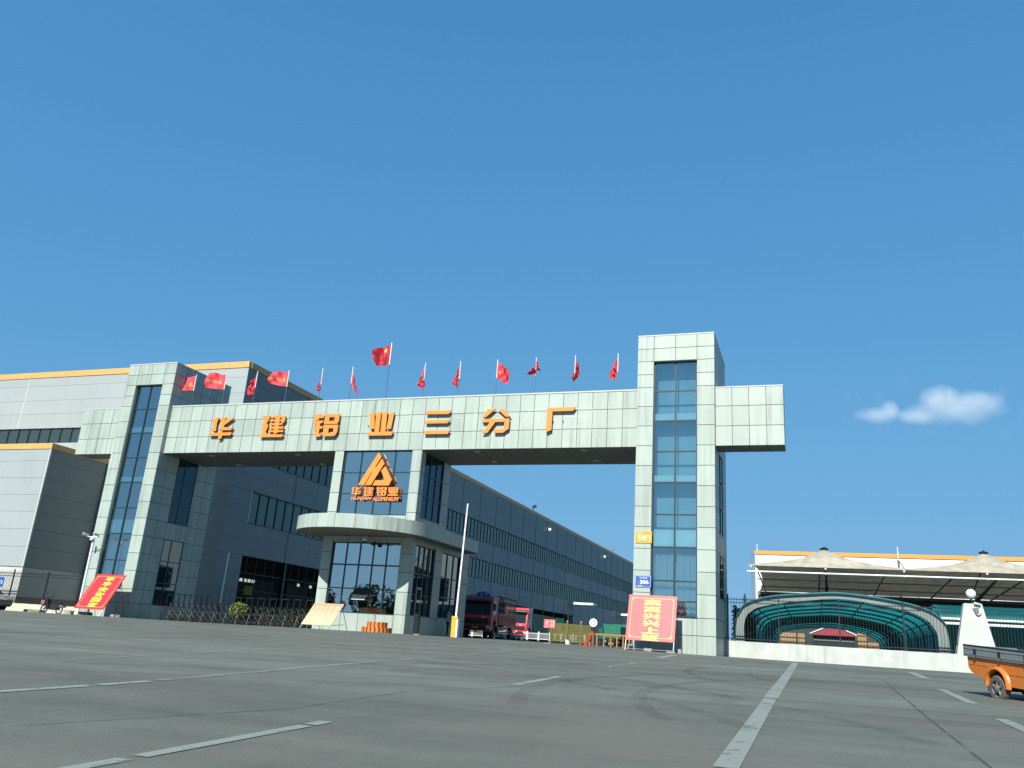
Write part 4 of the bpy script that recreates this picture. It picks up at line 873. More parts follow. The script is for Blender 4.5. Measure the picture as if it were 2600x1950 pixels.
# dark hedge and white post beside the tower
mb = MB(); rng = random.Random(5)
for i in range(5200):
    x, y, z = rng.uniform(1.3, 2.3), rng.uniform(8.6, 12), rng.uniform(0, 1)
    top = 2.75-.8*max(0, x-1.5)+.15*math.sin(y*3)
    p = Vector((x, y, z*top)); a = Vector((rng.uniform(-1, 1), rng.uniform(-1, 1), rng.uniform(-1, 1))).normalized(); c = a.cross(Vector((rng.uniform(-1, 1), rng.uniform(-1, 1), .3))).normalized()
    mb.poly([p, p+a*.1+c*.05, p+a*.2, p+a*.1-c*.05], 'leaf_dark')
tag(mb.build('hedge'), 'dark clipped hedge between the tall tower and the arched shelter', 'hedge')
e = thing('white_post', (1.75, 12.5, 0), 'short thick white post above the hedge beside the tall tower', 'post')
mb = MB(); mb.tube([(1.72, 12.4, -.1), (1.72, 12.4, 3.7)], .09, 'sign_white', 10); mb.build('shaft', e); mb = MB(); mb.tube([(1.72, 12.4, 3.45), (1.72, 12.4, 3.55)], .13, 'sign_white', 10); mb.tube([(1.72, 12.4, 3.7), (1.72, 12.4, 3.85)], .06, 'sign_white', 10); mb.build('collar', e)

def leaves(mb, c, rad, n, size, m, seed, shell=.35):
    rng = random.Random(seed)
    for i in range(n):
        d = Vector((rng.gauss(0, 1), rng.gauss(0, 1), rng.gauss(0, 1))).normalized(); k = rng.uniform(shell, 1)**.6
        p = Vector((c[0]+d.x*rad[0]*k, c[1]+d.y*rad[1]*k, c[2]+d.z*rad[2]*k)); a = Vector((rng.uniform(-1, 1), rng.uniform(-1, 1), rng.uniform(-.6, 1))).normalized()*size*rng.uniform(.6, 1.3); b = a.cross(Vector((rng.uniform(-1, 1), rng.uniform(-1, 1), rng.uniform(-1, 1)))).normalized()*size*.4
        mb.poly([p, p+a*.5+b, p+a, p+a*.5-b], m)
# ------------------------------------------------------------------ flags on the beam
def make_flag(x, zt, zb, ztop, C, D, amp, fu, fv, ph, label, group, m='flag', emblem=None, pole_r=.022, y0=1.0):
    e = thing('flag', (x, y0, 13.95), label, 'flag', group)
    mb = MB(); mb.tube([(x, y0, 13.9), (x, y0, zb-.02)], pole_r, 'pole_grey', 6); mb.tube([(x, y0, zb-.02), (x, y0, ztop)], pole_r*1.2, 'pole_white', 6); mb.build('pole', e)
    A = Vector((x, y0, zt)); B = Vector((x, y0, zb)); C = Vector((x+C[0], y0, C[1])); D = Vector((x+D[0], y0, D[1]))
    def S(u, v):       # u: away from the pole, v: up
        p = (B*(1-u)+C*u)*(1-v)+(A*(1-u)+D*u)*v
        q = amp*min(1, u*2.2)
        p = p+Vector((q*.25*math.sin(2*math.pi*(fu*.7*u+fv*.6*v)+ph*1.7), q*math.sin(2*math.pi*(fu*u+fv*v)+ph)+.4*q*math.sin(2*math.pi*(fu*2.1*u-fv*1.3*v)+ph*2.3), q*.35*math.sin(2*math.pi*(fu*u+.3*v)+ph)))
        return p
    mb = MB(); mb.grid(36, 22, lambda u, v: S(u, v), m); f = mb.build('cloth', e, smooth=True)
    def dec(verts, faces, mm, name):
        mb = MB(); k = mb.mi(mm)
        for u, v in verts:
            p = S(u, v); du = S(min(u+.01, 1), v)-S(max(u-.01, 0), v); dv = S(u, min(v+.01, 1))-S(u, max(v-.01, 0)); nn = du.cross(dv)
            if nn.length < 1e-9: nn = Vector((0, -1, 0))
            nn.normalize()
            if nn.y > 0: nn = -nn
            mb.v.append(tuple(p+nn*.008))
        for q in faces: mb.f.append(tuple(q)); mb.m.append(k)
        mb.build(name, f)
    if emblem == 'star':
        vs = [(.25+(.115 if i % 2 == 0 else .046)*math.sin(math.pi*i/5)*.8, .76+(.16 if i % 2 == 0 else .064)*math.cos(math.pi*i/5)) for i in range(10)]+[(.25, .76)]
        dec(vs, [(i, (i+1) % 10, 10) for i in range(10)], 'star', 'star')
    elif emblem:
        u0, v0, s_ = emblem
        # small gold triangle outline and a row of characters reading away from the pole
        o = [(u0, v0+.19*s_), (u0-.09*s_, v0-.12*s_), (u0+.09*s_, v0-.12*s_)]; i_ = [(u0, v0+.07*s_), (u0-.045*s_, v0-.075*s_), (u0+.045*s_, v0-.075*s_)]
        def sub(a, b, n=3): return [(a[0]+(b[0]-a[0])*k/n, a[1]+(b[1]-a[1])*k/n) for k in range(n)]
        O = [q for k in range(3) for q in sub(o[k], o[(k+1) % 3])]; I = [q for k in range(3) for q in sub(i_[k], i_[(k+1) % 3])]
        n = len(O); dec(O+I, [(k, (k+1) % n, n+(k+1) % n, n+k) for k in range(n)], 'gold', 'emblem')
        if D.x-x < -.6 and abs(D.z-zt) < .6:
            vs, fs = text_mesh('华建铝业三分厂', .03); dec([(.92-.56*a, v0-.06+.15*b) for a, b in vs], fs, 'gold', 'lettering')
FG = 'red flags flying along the top of the gateway beam'
fl = [(-34.34, (-1.5, 15.32), (-1.55, 16.22), .10, 1.3, .5, 0.3, 'red flag streaming left, first flag from the left tower', (.22, .42, 1)),
      (-31.8, (-1.68, 15.42), (-1.6, 16.52), .11, 1.2, .7, 1.5, 'red flag streaming left with its upper corner lifted, second from the left tower', (.24, .45, 1)),
      (-29.28, (-.12, 14.42), (-.72, 15.05), .16, 1.1, 1.2, .6, 'limp red flag hanging to the left between two streaming flags', (.45, .5, .8)),
      (-26.78, (-1.5, 15.52), (-1.5, 16.28), .10, 1.1, .8, 2.2, 'red flag streaming left with a clear gold triangle, above the third character', (.2, .45, 1.15)),
      (-24.18, (-.02, 14.85), (-.22, 14.92), .10, 1.4, 1.3, 1.0, 'narrow limp red flag with its lower end curled, left of the upright limp flag', (.4, .5, .7)),
      (-21.92, (.62, 14.5), (.42, 14.72), .11, 1.2, 1.3, 2.0, 'limp red flag slanting down to the right, left of the tall national flag', (.3, .5, .7)),
      (-16.73, (.05, 14.75), (-.42, 14.98), .13, 1.2, 1.3, 2.6, 'limp red flag hanging in a cone just right of the tall national flag', (.4, .6, .8)),
      (-14.32, (-.12, 14.72), (-.42, 15.05), .12, 1.5, 1.2, .2, 'limp twisted red flag above the character 三', (.4, .5, .7)),
      (-11.86, (.72, 14.82), (.85, 15.55), .15, 1.1, .9, 1.2, 'red flag blown to the right with a curled lower corner', (.3, .5, .8)),
      (-9.37, (-.62, 15.42), (.28, 15.6), .2, 1.4, 1.4, 2.9, 'short bunched red flag right of the flag blown to the right', (.4, .55, .8)),
      (-6.93, (-.2, 14.78), (.38, 15.3), .16, 1.5, 1.2, .9, 'folded red flag hanging straight down above the last character', (.4, .5, .7)),
      (-4.35, (-.2, 14.78), (-.52, 15.05), .12, 1.1, 1.2, 1.9, 'limp red flag hanging left, nearest to the tall right tower', (.4, .6, .8))]
for x, C, D, amp, fu, fv, ph, lab, em in fl:
    make_flag(x, 16.3, 15.25 if abs(D[0]) > .8 else 15.3, 16.42, C, D, amp, fu, fv, ph, lab, FG, emblem=em)
make_flag(-19.3, 17.86, 16.45, 17.92, (-.95, 16.35), (-1.42, 17.42), .17, 1.25, .6, .9, 'dark red national flag with a yellow star on the tallest pole', None, m='flag_deep', emblem='star', pole_r=.03)

# ------------------------------------------------------------------ slogan boards
def board(name, label, bl, br, tl, foot_y, chars, cw, ch, gap, u_c, lean, red=True):
    # bl, br: lower corners, tl: upper left corner
    bl, br, tl = Vector(bl), Vector(br), Vector(tl); U = (br-bl); W_ = U.length; U.normalize(); V = tl-bl; V = V-U*V.dot(U); H = V.length; V.normalize(); Nn = U.cross(V).normalized()
    if Nn.y > 0: Nn = -Nn
    f = lambda u, v, w: tuple(bl+U*u+V*v+Nn*w)
    e = thing(name, ((bl.x+br.x)/2, bl.y, G(bl.x, bl.y)), label, 'sign board')
    return e, f, W_, H, bl, br, U, V, Nn
def framebars(mb, f, m, a0, a1, b0, b1, wd, w):
    for u0, u1, v0, v1 in ((a0, a1, b0, b0+wd), (a0, a1, b1-wd, b1), (a0, a0+wd, b0+wd, b1-wd), (a1-wd, a1, b0+wd, b1-wd)):
        mb.hexa([f(u0, v0, 0), f(u1, v0, 0), f(u1, v1, 0), f(u0, v1, 0), f(u0, v0, w), f(u1, v0, w), f(u1, v1, w), f(u0, v1, w)], m)
def red_board(label, bl, br, tl, chars, uc, cw, ch, step, lowrail=True):
    e, f, W_, H, bl, br, U, V, Nn = board('slogan_board', label, bl, br, tl, 0, chars, cw, ch, 0, uc, 0)
    mb = MB(); mb.hexa([f(0, 0, -.02), f(W_, 0, -.02), f(W_, H, -.02), f(0, H, -.02), f(0, 0, 0), f(W_, 0, 0), f(W_, H, 0), f(0, H, 0)], 'board_red'); mb.build('panel', e)
    mb = MB(); b = .14; framebars(mb, f, 'board_orange', b, W_-b, b, H-b, .035, .003)
    for (cu, cv, su, sv) in ((b, b, 1, 1), (W_-b, b, -1, 1), (b, H-b, 1, -1), (W_-b, H-b, -1, -1)):
        mb.poly([f(cu, cv, .0045), f(cu+su*.24, cv, .0045), f(cu+su*.1, cv+sv*.08, .0045), f(cu, cv+sv*.24, .0045)], 'board_orange')
    mb.build('border', e)
    mb = MB(); v = H-.22-ch
    for c in chars: bold_text(mb, c, f, uc-cw/2, uc+cw/2, v, v+ch, .004, 'board_yellow', .035); v -= step
    mb.build('lettering', e)
    gz = G(bl.x, bl.y)
    mb = MB()
    for u in (.03, W_-.03):
        p = Vector(f(u, 0, -.03)); q = Vector(f(u, H, -.03)); d = (p-q).normalized(); k = (gz-p.z)/d.z if d.z else 0
        mb.tube([q, p+d*k], .022, 'steel_white', 8)
        mb.tube([Vector(f(u, H*.8, -.05)), (p.x, p.y+1.75, G(p.x, p.y+1.75))], .018, 'pole_grey', 6)
    if lowrail: p0 = Vector(f(.03, 0, -.03)); p1 = Vector(f(W_-.03, 0, -.03)); mb.tube([(p0.x, p0.y-.05, gz+.06), (p1.x, p1.y-.05, gz+.06)], .02, 'pole_grey', 6)
    mb.build('stand', e)
    return e
red_board('red slogan board reading 高高兴兴上班 at the foot of the tall right tower', (-2.88, -2.0, .5), (-.49, -2.0, .49), (-2.88, -1.25, 2.68), '高高兴兴上班', 1.2, .80, .30, .355)
red_board('steeply leaning red slogan board reading 平平安安回家 by the left tower', (-37.16, -2.4, .36), (-34.88, -2.4, .36), (-37.44, -1.1, 2.51), '平平安安回家', 1.25, .66, .31, .37)
# pale notice board by the guard house
mat('notice_ink', (.70, .56, .35), .6)
e, f, W_, H, bl, br, U, V, Nn = board('notice_board', 'pale orange notice board on blue legs beside the guard house', (-20.54, -3.0, .26), (-18.69, -3.0, .27), (-20.86, -1.9, 1.43), 0, '', 0, 0, 0, 0, 0)
m = bpy.data.materials.new('notice_gradient'); m.use_nodes = True; t_ = m.node_tree; tc = t_.nodes.new('ShaderNodeTexCoord'); sp = t_.nodes.new('ShaderNodeSeparateXYZ'); t_.links.new(tc.outputs['Generated'], sp.inputs[0]); rp = t_.nodes.new('ShaderNodeValToRGB'); rp.color_ramp.elements[0].position = .15; rp.color_ramp.elements[0].color = (.50, .37, .23, 1); rp.color_ramp.elements[1].color = (.50, .20, .135, 1); t_.links.new(sp.outputs[2], rp.inputs[0]); t_.links.new(rp.outputs[0], t_.nodes['Principled BSDF'].inputs['Base Color']); MATS['notice_gradient'] = m  # panel colour runs from cream at the bottom to salmon at the top
mb = MB(); mb.hexa([f(0, 0, -.02), f(W_, 0, -.02), f(W_, H, -.02), f(0, H, -.02), f(0, 0, 0), f(W_, 0, 0), f(W_, H, 0), f(0, H, 0)], 'notice_gradient'); mb.build('panel', e)
mb = MB(); framebars(mb, f, 'notice_ink', 0, W_, 0, H, .02, .004); mb.hexa([f(.9, .05, 0), f(.94, .05, 0), f(.94, H-.05, 0), f(.9, H-.05, 0), f(.9, .05, .004), f(.94, .05, .004), f(.94, H-.05, .004), f(.9, H-.05, .004)], 'notice_ink'); mb.build('border', e)
mb = MB()
for ci, wd in enumerate(('请出示证', '必须登记', '进入厂区', '施工作业')):
    for k, c in enumerate(wd): u0 = (.2, .52, 1.12, 1.5)[ci]-.03*k*0; put_text(mb, c, f, u0-.02, u0+.2, H-.42-.36*k, H-.14-.36*k, .003, 'notice_ink', .01)
mb.build('lettering', e)
for u in (.04, W_/2, W_-.04):
    mb = MB(); p = Vector(f(u, 0, -.03)); q = Vector(f(u, H, -.03)); d = (p-q).normalized(); gz = G(p.x, p.y); mb.tube([q, p+d*((gz-p.z)/d.z)], .025, 'blue_leg', 6); mb.build('leg', e)
for u in (.04, W_-.04):
    mb = MB(); q = Vector(f(u, H*.9, -.05)); mb.tube([q, (q.x+.08, -1.3, G(q.x, -1.3))], .018, 'blue_leg', 6); mb.build('rear_leg', e)
mb = MB(); p = Vector(f(W_-.04, .05, -.04)); mb.tube([p, (p.x+.02, -1.6, .36)], .016, 'blue_leg', 6); mb.build('brace', e)
# stones that weigh the stands down
def stone(name, label, x, y, sx, sy, sz, m, seed, rz=0.):
    bm = bmesh.new(); bmesh.ops.create_cube(bm, size=1); bmesh.ops.subdivide_edges(bm, edges=bm.edges[:], cuts=2, use_grid_fill=True); rng = random.Random(seed)
    for v in bm.verts: v.co += Vector((rng.uniform(-.07, .07), rng.uniform(-.07, .07), rng.uniform(-.07, .07)))
    me = bpy.data.meshes.new(name); bm.to_mesh(me); bm.free(); me.materials.append(MATS[m]); o = bpy.data.objects.new(name, me); col.objects.link(o)
    o.location = (x, y, G(x, y)+sz*.45); o.scale = (sx, sy, sz); o.rotation_euler = (0, 0, rz); tag(o, label, 'block', 'blocks weighing down the boards')
stone('concrete_block', 'pale concrete block at the left foot of the leaning red board', -37.35, -2.5, .42, .4, .3, 'concrete', 1, .3)
stone('stone_block', 'brown stone behind the pole foot beside the leaning red board', -36.9, -1.7, .7, .5, .28, 'stone', 2, .2)
stone('concrete_block', 'pale slab at the right foot of the leaning red board', -34.9, -1.5, .75, .45, .22, 'concrete', 3, -.2)
stone('concrete_block', 'flat pale block on the foot rail of the upright red board', -1.75, -2.0, .36, .25, .14, 'concrete', 4, .05)
stone('concrete_block', 'pale broken block at the right foot of the upright red board', -.62, -2.3, .32, .25, .11, 'concrete', 5, .5)
stone('concrete_block', 'upright pale block right of the upright red board', -.32, -1.5, .16, .2, .2, 'concrete', 6, .2)
stone('concrete_block', 'small pale block behind the left foot of the upright red board', -2.75, -1.2, .2, .2, .2, 'concrete', 7, .2)
stone('stone_block', 'long dark stone at the foot of the cream wall left edge', -43.9, .9, 1.4, .5, .22, 'stone', 8, .05)

# ------------------------------------------------------------------ two-tier striped planter
e = thing('tiered_planter', (-16.88, -1.2, .04), 'round two-tier platform with red and orange stripes by the guard house', 'planter')
for nm, r, z0, z1, ns in (('lower_tier', .82, .0, .34, 44), ('upper_tier', .56, .34, .62, 30)):
    mb = MB(); N = ns*2
    for i in range(N):
        a0, a1 = 2*math.pi*i/N, 2*math.pi*(i+1)/N; c = (-16.88, -1.2)
        p0 = (c[0]+r*math.cos(a0), c[1]+r*math.sin(a0)); p1 = (c[0]+r*math.cos(a1), c[1]+r*math.sin(a1))
        mm = 'planter_red' if (i//2) % 2 else 'planter_orange'
        mb.poly([(*p0, z0-.02), (*p1, z0-.02), (*p1, z1), (*p0, z1)], mm); mb.poly([(*p0, z1), (*p1, z1), (*c, z1)], 'planter_orange')
    mb.build(nm, e)

# ------------------------------------------------------------------ barrier gate with raised boom
e = thing('barrier_gate', (-14.3, 3.5, .1), 'orange and white barrier box with its long white boom raised upright', 'barrier')
mb = MB(); mb.box(-14.47, -14.18, 3.4, 3.75, .07, 1.11, 'barrier_orange'); mb.box(-14.48, -14.10, 3.39, 3.76, 1.115, 1.27, 'barrier_orange'); mb.build('cabinet', e)
mb = MB(); mb.box(-14.178, -14.08, 3.41, 3.74, .07, 1.113, 'sign_white'); mb.build('side_panel', e)
mb = MB(); mb.box(-14.55, -14.02, 3.35, 3.85, .04, .075, 'barrier_orange'); mb.build('base_plate', e)
mb = MB(); mb.hexa([(-14.26, 3.34, 1.18), (-14.15, 3.34, 1.18), (-14.15, 3.38, 1.18), (-14.26, 3.38, 1.18), (-14.09, 3.34, 7.95), (-14.01, 3.34, 7.95), (-14.01, 3.38, 7.95), (-14.09, 3.38, 7.95)], 'pole_white')
for k in range(7):
    z = 1.85+.92*k; x = -14.205+.155*(z-1.18)/6.8; mb.box(x-.011, x+.011, 3.335, 3.339, z, z+.26, 'red_mark')
mb.build('boom', e)

# ------------------------------------------------------------------ retractable gate between left tower and guard house
e = thing('retractable_gate', (-28.5, 3.0, 0), 'dark folding accordion gate with bent steel posts left of the guard house', 'gate')
posts = []
x = -35.0; k = 0
while x < -22.1:
    mb = MB(); gz = G(x, 3)
    P = [(x-.13, 2.9, gz+.02), (x-.12, 2.9, gz+.2), (x-.07, 2.92, gz+.42), (x, 2.97, gz+.68), (x+.005, 3.0, gz+1.0), (x+.01, 3.0, gz+1.72)]
    mb.tube(P[:4], .024, 'steel' if k % 2 else 'dark_metal', 6); mb.tube(P[3:], .024, 'dark_metal', 6)
    mb.tube([(x+.01, 3.0, gz+1.72), (x+.015, 3.6, gz+1.72), (x+.0, 3.6, gz+.7), (x-.12, 3.65, gz+.05)], .022, 'dark_metal', 6)
    mb.build('post', e); posts.append(x); x += .447; k += 1
for x0, x1 in zip(posts, posts[1:]):
    mb = MB(); gz = G(x0, 3)
    for za, zb in ((.55, 1.25), (1.25, .55), (.2, .8), (.8, .2)): mb.tube([(x0, 3.28+(.02 if za < zb else 0), gz+za), (x1, 3.28+(.02 if za < zb else 0), gz+zb)], .016, 'black', 5)
    if (posts.index(x0) % 2) == 0: mb.tube([(x0, 3.02, gz+1.70), (x1, 3.02, gz+1.70)], .022, 'black', 5)
    mb.box(x0+.02, x1-.02, 3.2, 3.25, gz+.12, gz+.3, 'black'); mb.box(x0+.01, x1-.01, 3.25, 3.31, gz+.6, gz+.63, 'black'); mb.build('lattice', e)

# ------------------------------------------------------------------ person
def skin_body(name, verts, edges, radii, root, sub=2):
    me = bpy.data.meshes.new('sk'); me.from_pydata(verts, edges, []); o = bpy.data.objects.new('sk', me); col.objects.link(o)
    md = o.modifiers.new('s', 'SKIN'); md.use_smooth_shade = True; s2_ = o.modifiers.new('u', 'SUBSURF'); s2_.levels = sub; s2_.render_levels = sub
    for i, r in enumerate(radii): me.skin_vertices[0].data[i].radius = (r, r) if not isinstance(r, tuple) else r
    me.skin_vertices[0].data[root].use_root = True
    bpy.context.view_layer.update(); dg = bpy.context.evaluated_depsgraph_get(); r = bpy.data.meshes.new_from_object(o.evaluated_get(dg)); r.name = name
    bpy.data.objects.remove(o); bpy.data.meshes.remove(me); return r
def person():
    px, py = -15.68, 5.6; gz = G(px, py)
    e = thing('person', (px, py, gz), 'person in a grey beige jacket standing with a hand at the chin', 'person', local=True)
    e.rotation_euler = (0, 0, R(35))          # built facing local +x
    V = []; Rr = []; E = []
    def add(p, r, par=None):
        V.append(p); Rr.append(r)
        if par is not None: E.append((par, len(V)-1))
        return len(V)-1
    pel = add((0, 0, .92), (.135, .165)); wa = add((0, 0, 1.08), (.12, .15), pel); ch = add((.01, 0, 1.28), (.125, .175), wa); nb = add((0, 0, 1.42), (.08, .11), ch); nk = add((.012, 0, 1.50), .052, nb); hd0 = add((.03, 0, 1.58), (.078, .07), nk); hd = add((.03, 0, 1.66), (.098, .08), hd0); tp = add((.015, 0, 1.74), (.075, .066), hd)
    for s in (-1, 1):
        hp = add((0, s*.095, .86), .095, pel); kn = add((.015+.03*s, s*.105, .48), .066, hp); an_ = add((-.01+.03*s, s*.11, .10), .043, kn); ft = add((.05+.03*s, s*.115, .045), .04, an_); add((.16+.03*s, s*.12, .035), .034, ft)
        sh_ = add((0, s*.185, 1.38), .066, nb)
        if s < 0: el = add((.05, s*.25, 1.12), .05, sh_); wr = add((.22, s*.10, 1.33), .036, el); pm = add((.20, s*.06, 1.42), .034, wr); hand = (pm, (.2, s*.06, 1.42), (-.03, 0, .07))
        else: el = add((.03, s*.25, 1.11), .05, sh_); wr = add((.22, s*.05, 1.10), .036, el); pm = add((.24, -.03, 1.11), .034, wr); hand = (pm, (.24, -.03, 1.11), (.0, -.075, .01))
        for k in range(5):
            b = Vector(hand[1]); d = Vector(hand[2]); off = Vector((.012, .0, 0))*(k-2) if s > 0 else Vector((0, .012*(k-2), 0)); off = off+Vector((0, 0, .014*(k-2))) if s > 0 else off
            ln = (.55, .95, 1.05, .98, .75)[k]
            if k == 0: d = d*.6+Vector((.03, 0, .02))
            a = add(tuple(b+off+d*.5*ln), .010, hand[0]); add(tuple(b+off+d*1.0*ln+Vector((-.008, 0, -.01))), .008, a)
    me = skin_body('body', V, E, Rr, pel)
    for m_ in ('jacket', 'trousers', 'skin', 'shoe'): me.materials.append(MATS[m_])
    for p in me.polygons:
        c = p.center; i = 0
        if c.z > 1.475: i = 2
        elif c.z < .085: i = 3
        elif c.z < .88: i = 1
        if c.x > .17 and 1.02 < c.z < 1.5 and abs(c.y) < .14: i = 2
        p.material_index = i; p.use_smooth = True
    o = bpy.data.objects.new('body', me); col.objects.link(o); o.parent = e
    mb = MB(); mb.lathe([(.001, 1.785), (.05, 1.78), (.088, 1.745), (.104, 1.69), (.102, 1.63), (.09, 1.57), (.07, 1.54)], (-.012, 0, 0), 'z', 'hair', 16); h = mb.build('hair', e, org=(0, 0, 0), smooth=True)
    mb = MB()
    for s in (-1, 1): mb.ball((.118, s*.032, 1.668), .011, 'black', 8)
    mb.hexa([(.118, -.014, 1.615), (.15, -.011, 1.618), (.15, .011, 1.618), (.118, .014, 1.615), (.12, -.006, 1.66), (.125, -.005, 1.66), (.125, .005, 1.66), (.12, .006, 1.66)], 'skin'); mb.box(.112, .122, -.022, .022, 1.588, 1.596, 'red_mark')
    for s in (-1, 1): mb.ball((.02, s*.085, 1.655), .024, 'skin', 8)
    mb.build('face', e, org=(0, 0, 0))
    mb = MB(); mb.lathe([(.10, .83), (.175, .9), (.168, 1.0)], (0, 0, 0), 'z', 'jacket', 18); mb.build('jacket_hem', e, org=(0, 0, 0), smooth=True)
    e.location.z = gz+.005
person()

# ------------------------------------------------------------------ trucks (local: cab front at y=0 looking to -y)
def wheel_parts(parent, x, y, r, wd, name='wheel'):
    s = 1 if x > 0 else -1
    mb = MB(); mb.lathe([(r*.55, x-wd/2), (r*.9, x-wd/2), (r, x-wd*.3), (r, x+wd*.3), (r*.9, x+wd/2), (r*.55, x+wd/2)], (0, y, r), 'x', 'rubber', 24); w_ = mb.build(name, parent, org=(0, 0, 0))
    mb = MB(); xo = x+s*wd*.36; mb.lathe([(r*.56, xo), (r*.5, xo-s*.03), (r*.22, xo-s*.02), (r*.2, xo+s*.06), (.005, xo+s*.07)], (0, y, r), 'x', 'steel', 18); mb.build('rim', w_, org=(0, 0, 0))
def stake_truck(loc, rot, label, paint, wdt, hcab, lng, bed_paint, stakes=True, stake_h=1.35, cab_on=True, bedz=1.15, side_h=.6, rear_only=False, group=None):
    e = thing('truck', loc, label, 'truck', group, local=True, rot=(0, 0, rot)); O = (0, 0, 0); hw = wdt/2
    r = .46
    if cab_on:
        zb, zt = .62, hcab
        prof = [(0.05, zb), (0.0, 1.25), (.03, 1.5), (.30, zt-.35), (.48, zt-.05), (.62, zt), (1.95, zt), (2.0, zt-.1), (2.0, zb+.3), (1.62, zb+.3), (1.5, zb+.62), (1.1, zb+.72), (.7, zb+.6), (.58, zb)]
        mb = MB(); mb.prism(prof, lambda u, v, w: (w, u, v), -hw+.03, hw-.03, paint); mb.build('cab', e, org=O); cab = e.children[-1] if False else bpy.data.objects[col.objects[-1].name]
        yz = lambda z: .03+(z-1.5)/(zt-.35-1.5)*.27
        z0, z1 = 1.62, zt-.38
        mb = MB(); mb.poly([(-hw+.14, yz(z0)-.012, z0), (hw-.14, yz(z0)-.012, z0), (hw-.22, yz(z1)-.012, z1), (-hw+.22, yz(z1)-.012, z1)], 'glass_car'); mb.build('windscreen', cab, org=O)
        mb = MB(); mb.hexa([(-hw+.1, -.10, zt-.42), (hw-.1, -.10, zt-.42), (hw-.1, .26, zt-.36), (-hw+.1, .26, zt-.36), (-hw+.1, -.06, zt-.32), (hw-.1, -.06, zt-.32), (hw-.1, .3, zt-.22), (-hw+.1, .3, zt-.22)], 'black'); mb.build('sun_visor', cab, org=O)
        for s in (-1, 1):
            x = s*(hw-.022); mb = MB(); mb.poly([(x, .42, 1.68), (x, 1.32, 1.68), (x, 1.32, zt-.32), (x, .6, zt-.32)], 'glass_car'); mb.build('side_window', cab, org=O)
            x = s*(hw-.026); mb = MB(); framebars(mb, lambda u, v, w: (x+s*w, u, v), 'black', .36, 1.42, .95, zt-.25, .012, .006); mb.box(x-.0, x+s*.03, 1.22, 1.36, 1.42, 1.47, 'black'); mb.build('door', cab, org=O)
        mb = MB(); mb.box(-hw+.22, hw-.22, -.045, .03, 1.0, 1.36, 'black')
        for k in range(3): mb.box(-hw+.26, hw-.26, -.06, -.046, 1.07+.1*k, 1.10+.1*k, 'dark_metal')
        mb.build('grille', cab, org=O)
        mb = MB(); mb.tube([(.15*math.cos(a), -.07, 1.21+.12*math.sin(a)) for a in [2*math.pi*i/16 for i in range(16)]], .018, 'chrome', 6, closed=True); mb.box(-.6, -.17, -.068, -.06, 1.2, 1.22, 'chrome'); mb.box(.17, .6, -.068, -.06, 1.2, 1.22, 'chrome'); mb.build('badge', cab, org=O)
        mb = MB(); mb.prism([(-hw+.02, .5), (hw-.02, .5), (hw-.0, .6), (hw-.0, .9), (-hw, .9), (-hw, .6)], lambda u, v, w: (u, -.12+w, v), 0, .3, paint); mb.box(-hw+.3, hw-.3, -.135, -.118, .6, .84, 'black'); mb.build('bumper', e, org=O)
        for s in (-1, 1):
            mb = MB(); q = [(s*(hw-.05), .70), (s*(hw-.05), .86), (s*(hw-.36), .86), (s*(hw-.3), .70)]; mb.prism(q, lambda u, v, w: (u, -.128-w, v), 0, .02, 'lamp_glass', 'chrome'); mb.build('headlight', e, org=O)
            mb = MB(); mb.tube([(s*(hw-.03), .1, zt-.4), (s*(hw+.17), -.02, zt-.5), (s*(hw+.18), -.02, zt-1.0)], .014, 'black', 5); mb.box(s*(hw+.18)-.09, s*(hw+.18)+.09, -.05, .03, zt-1.05, zt-.55, 'black'); mb.build('mirror', e, org=O)
            wheel_parts(e, s*(hw-.18), 1.1, r, .28)
        mb = MB(); mb.box(-.24, .24, -.15, -.136, .66, .80, 'plate_yellow'); mb.build('plate', e, org=O)
        mb = MB(); put_text(mb, '欧马可', FY(-.005), .38, .68, 1.43, 1.50, .008, 'sign_white', .02) if False else mb.box(.40, .70, -.012, -.001, 1.42, 1.46, 'sign_white'); mb.build('maker_mark', e, org=O)
    y0, y1 = (2.12, lng)
    mb = MB(); mb.box(-.4, .4, .6 if cab_on else y0, lng-.1, .72, .95, 'dark_metal'); mb.build('chassis', e, org=O)
    mb = MB(); mb.box(-hw, hw, y0, y1, bedz-.12, bedz, 'dark_metal'); mb.build('bed_floor', e, org=O)
    mb = MB()
    for s in (-1, 1):
        x = s*hw; mb.box(min(x, x-s*.05), max(x, x-s*.05), y0, y1, bedz, bedz+side_h, bed_paint)
        yy = y0+.1
        while yy < y1: mb.box(min(x, x+s*.03), max(x, x+s*.03), yy, yy+.12, bedz-.05, bedz+side_h, bed_paint); yy += .42
        mb.box(min(x, x+s*.035), max(x, x+s*.035), y0, y1, bedz+.01, bedz+.06, bed_paint); mb.box(min(x, x+s*.036), max(x, x+s*.036), y0, y1, bedz+side_h-.06, bedz+side_h, bed_paint)
    mb.build('side_board', e, org=O)
    mb = MB(); mb.box(-hw+.05, hw-.05, y0, y0+.06, bedz, bedz+side_h+(.5 if cab_on else .0), bed_paint); mb.build('head_board', e, org=O)
    mb = MB(); mb.box(-hw+.05, hw-.05, y1-.06, y1, bedz, bedz+side_h, bed_paint)
    for k in range(3): mb.box(-hw+.06, hw-.06, y1, y1+.03, bedz+.08+side_h*.32*k, bedz+.2+side_h*.32*k, bed_paint)
    mb.box(-.03, .03, y1, y1+.05, bedz, bedz+side_h, 'steel'); mb.build('tail_board', e, org=O)
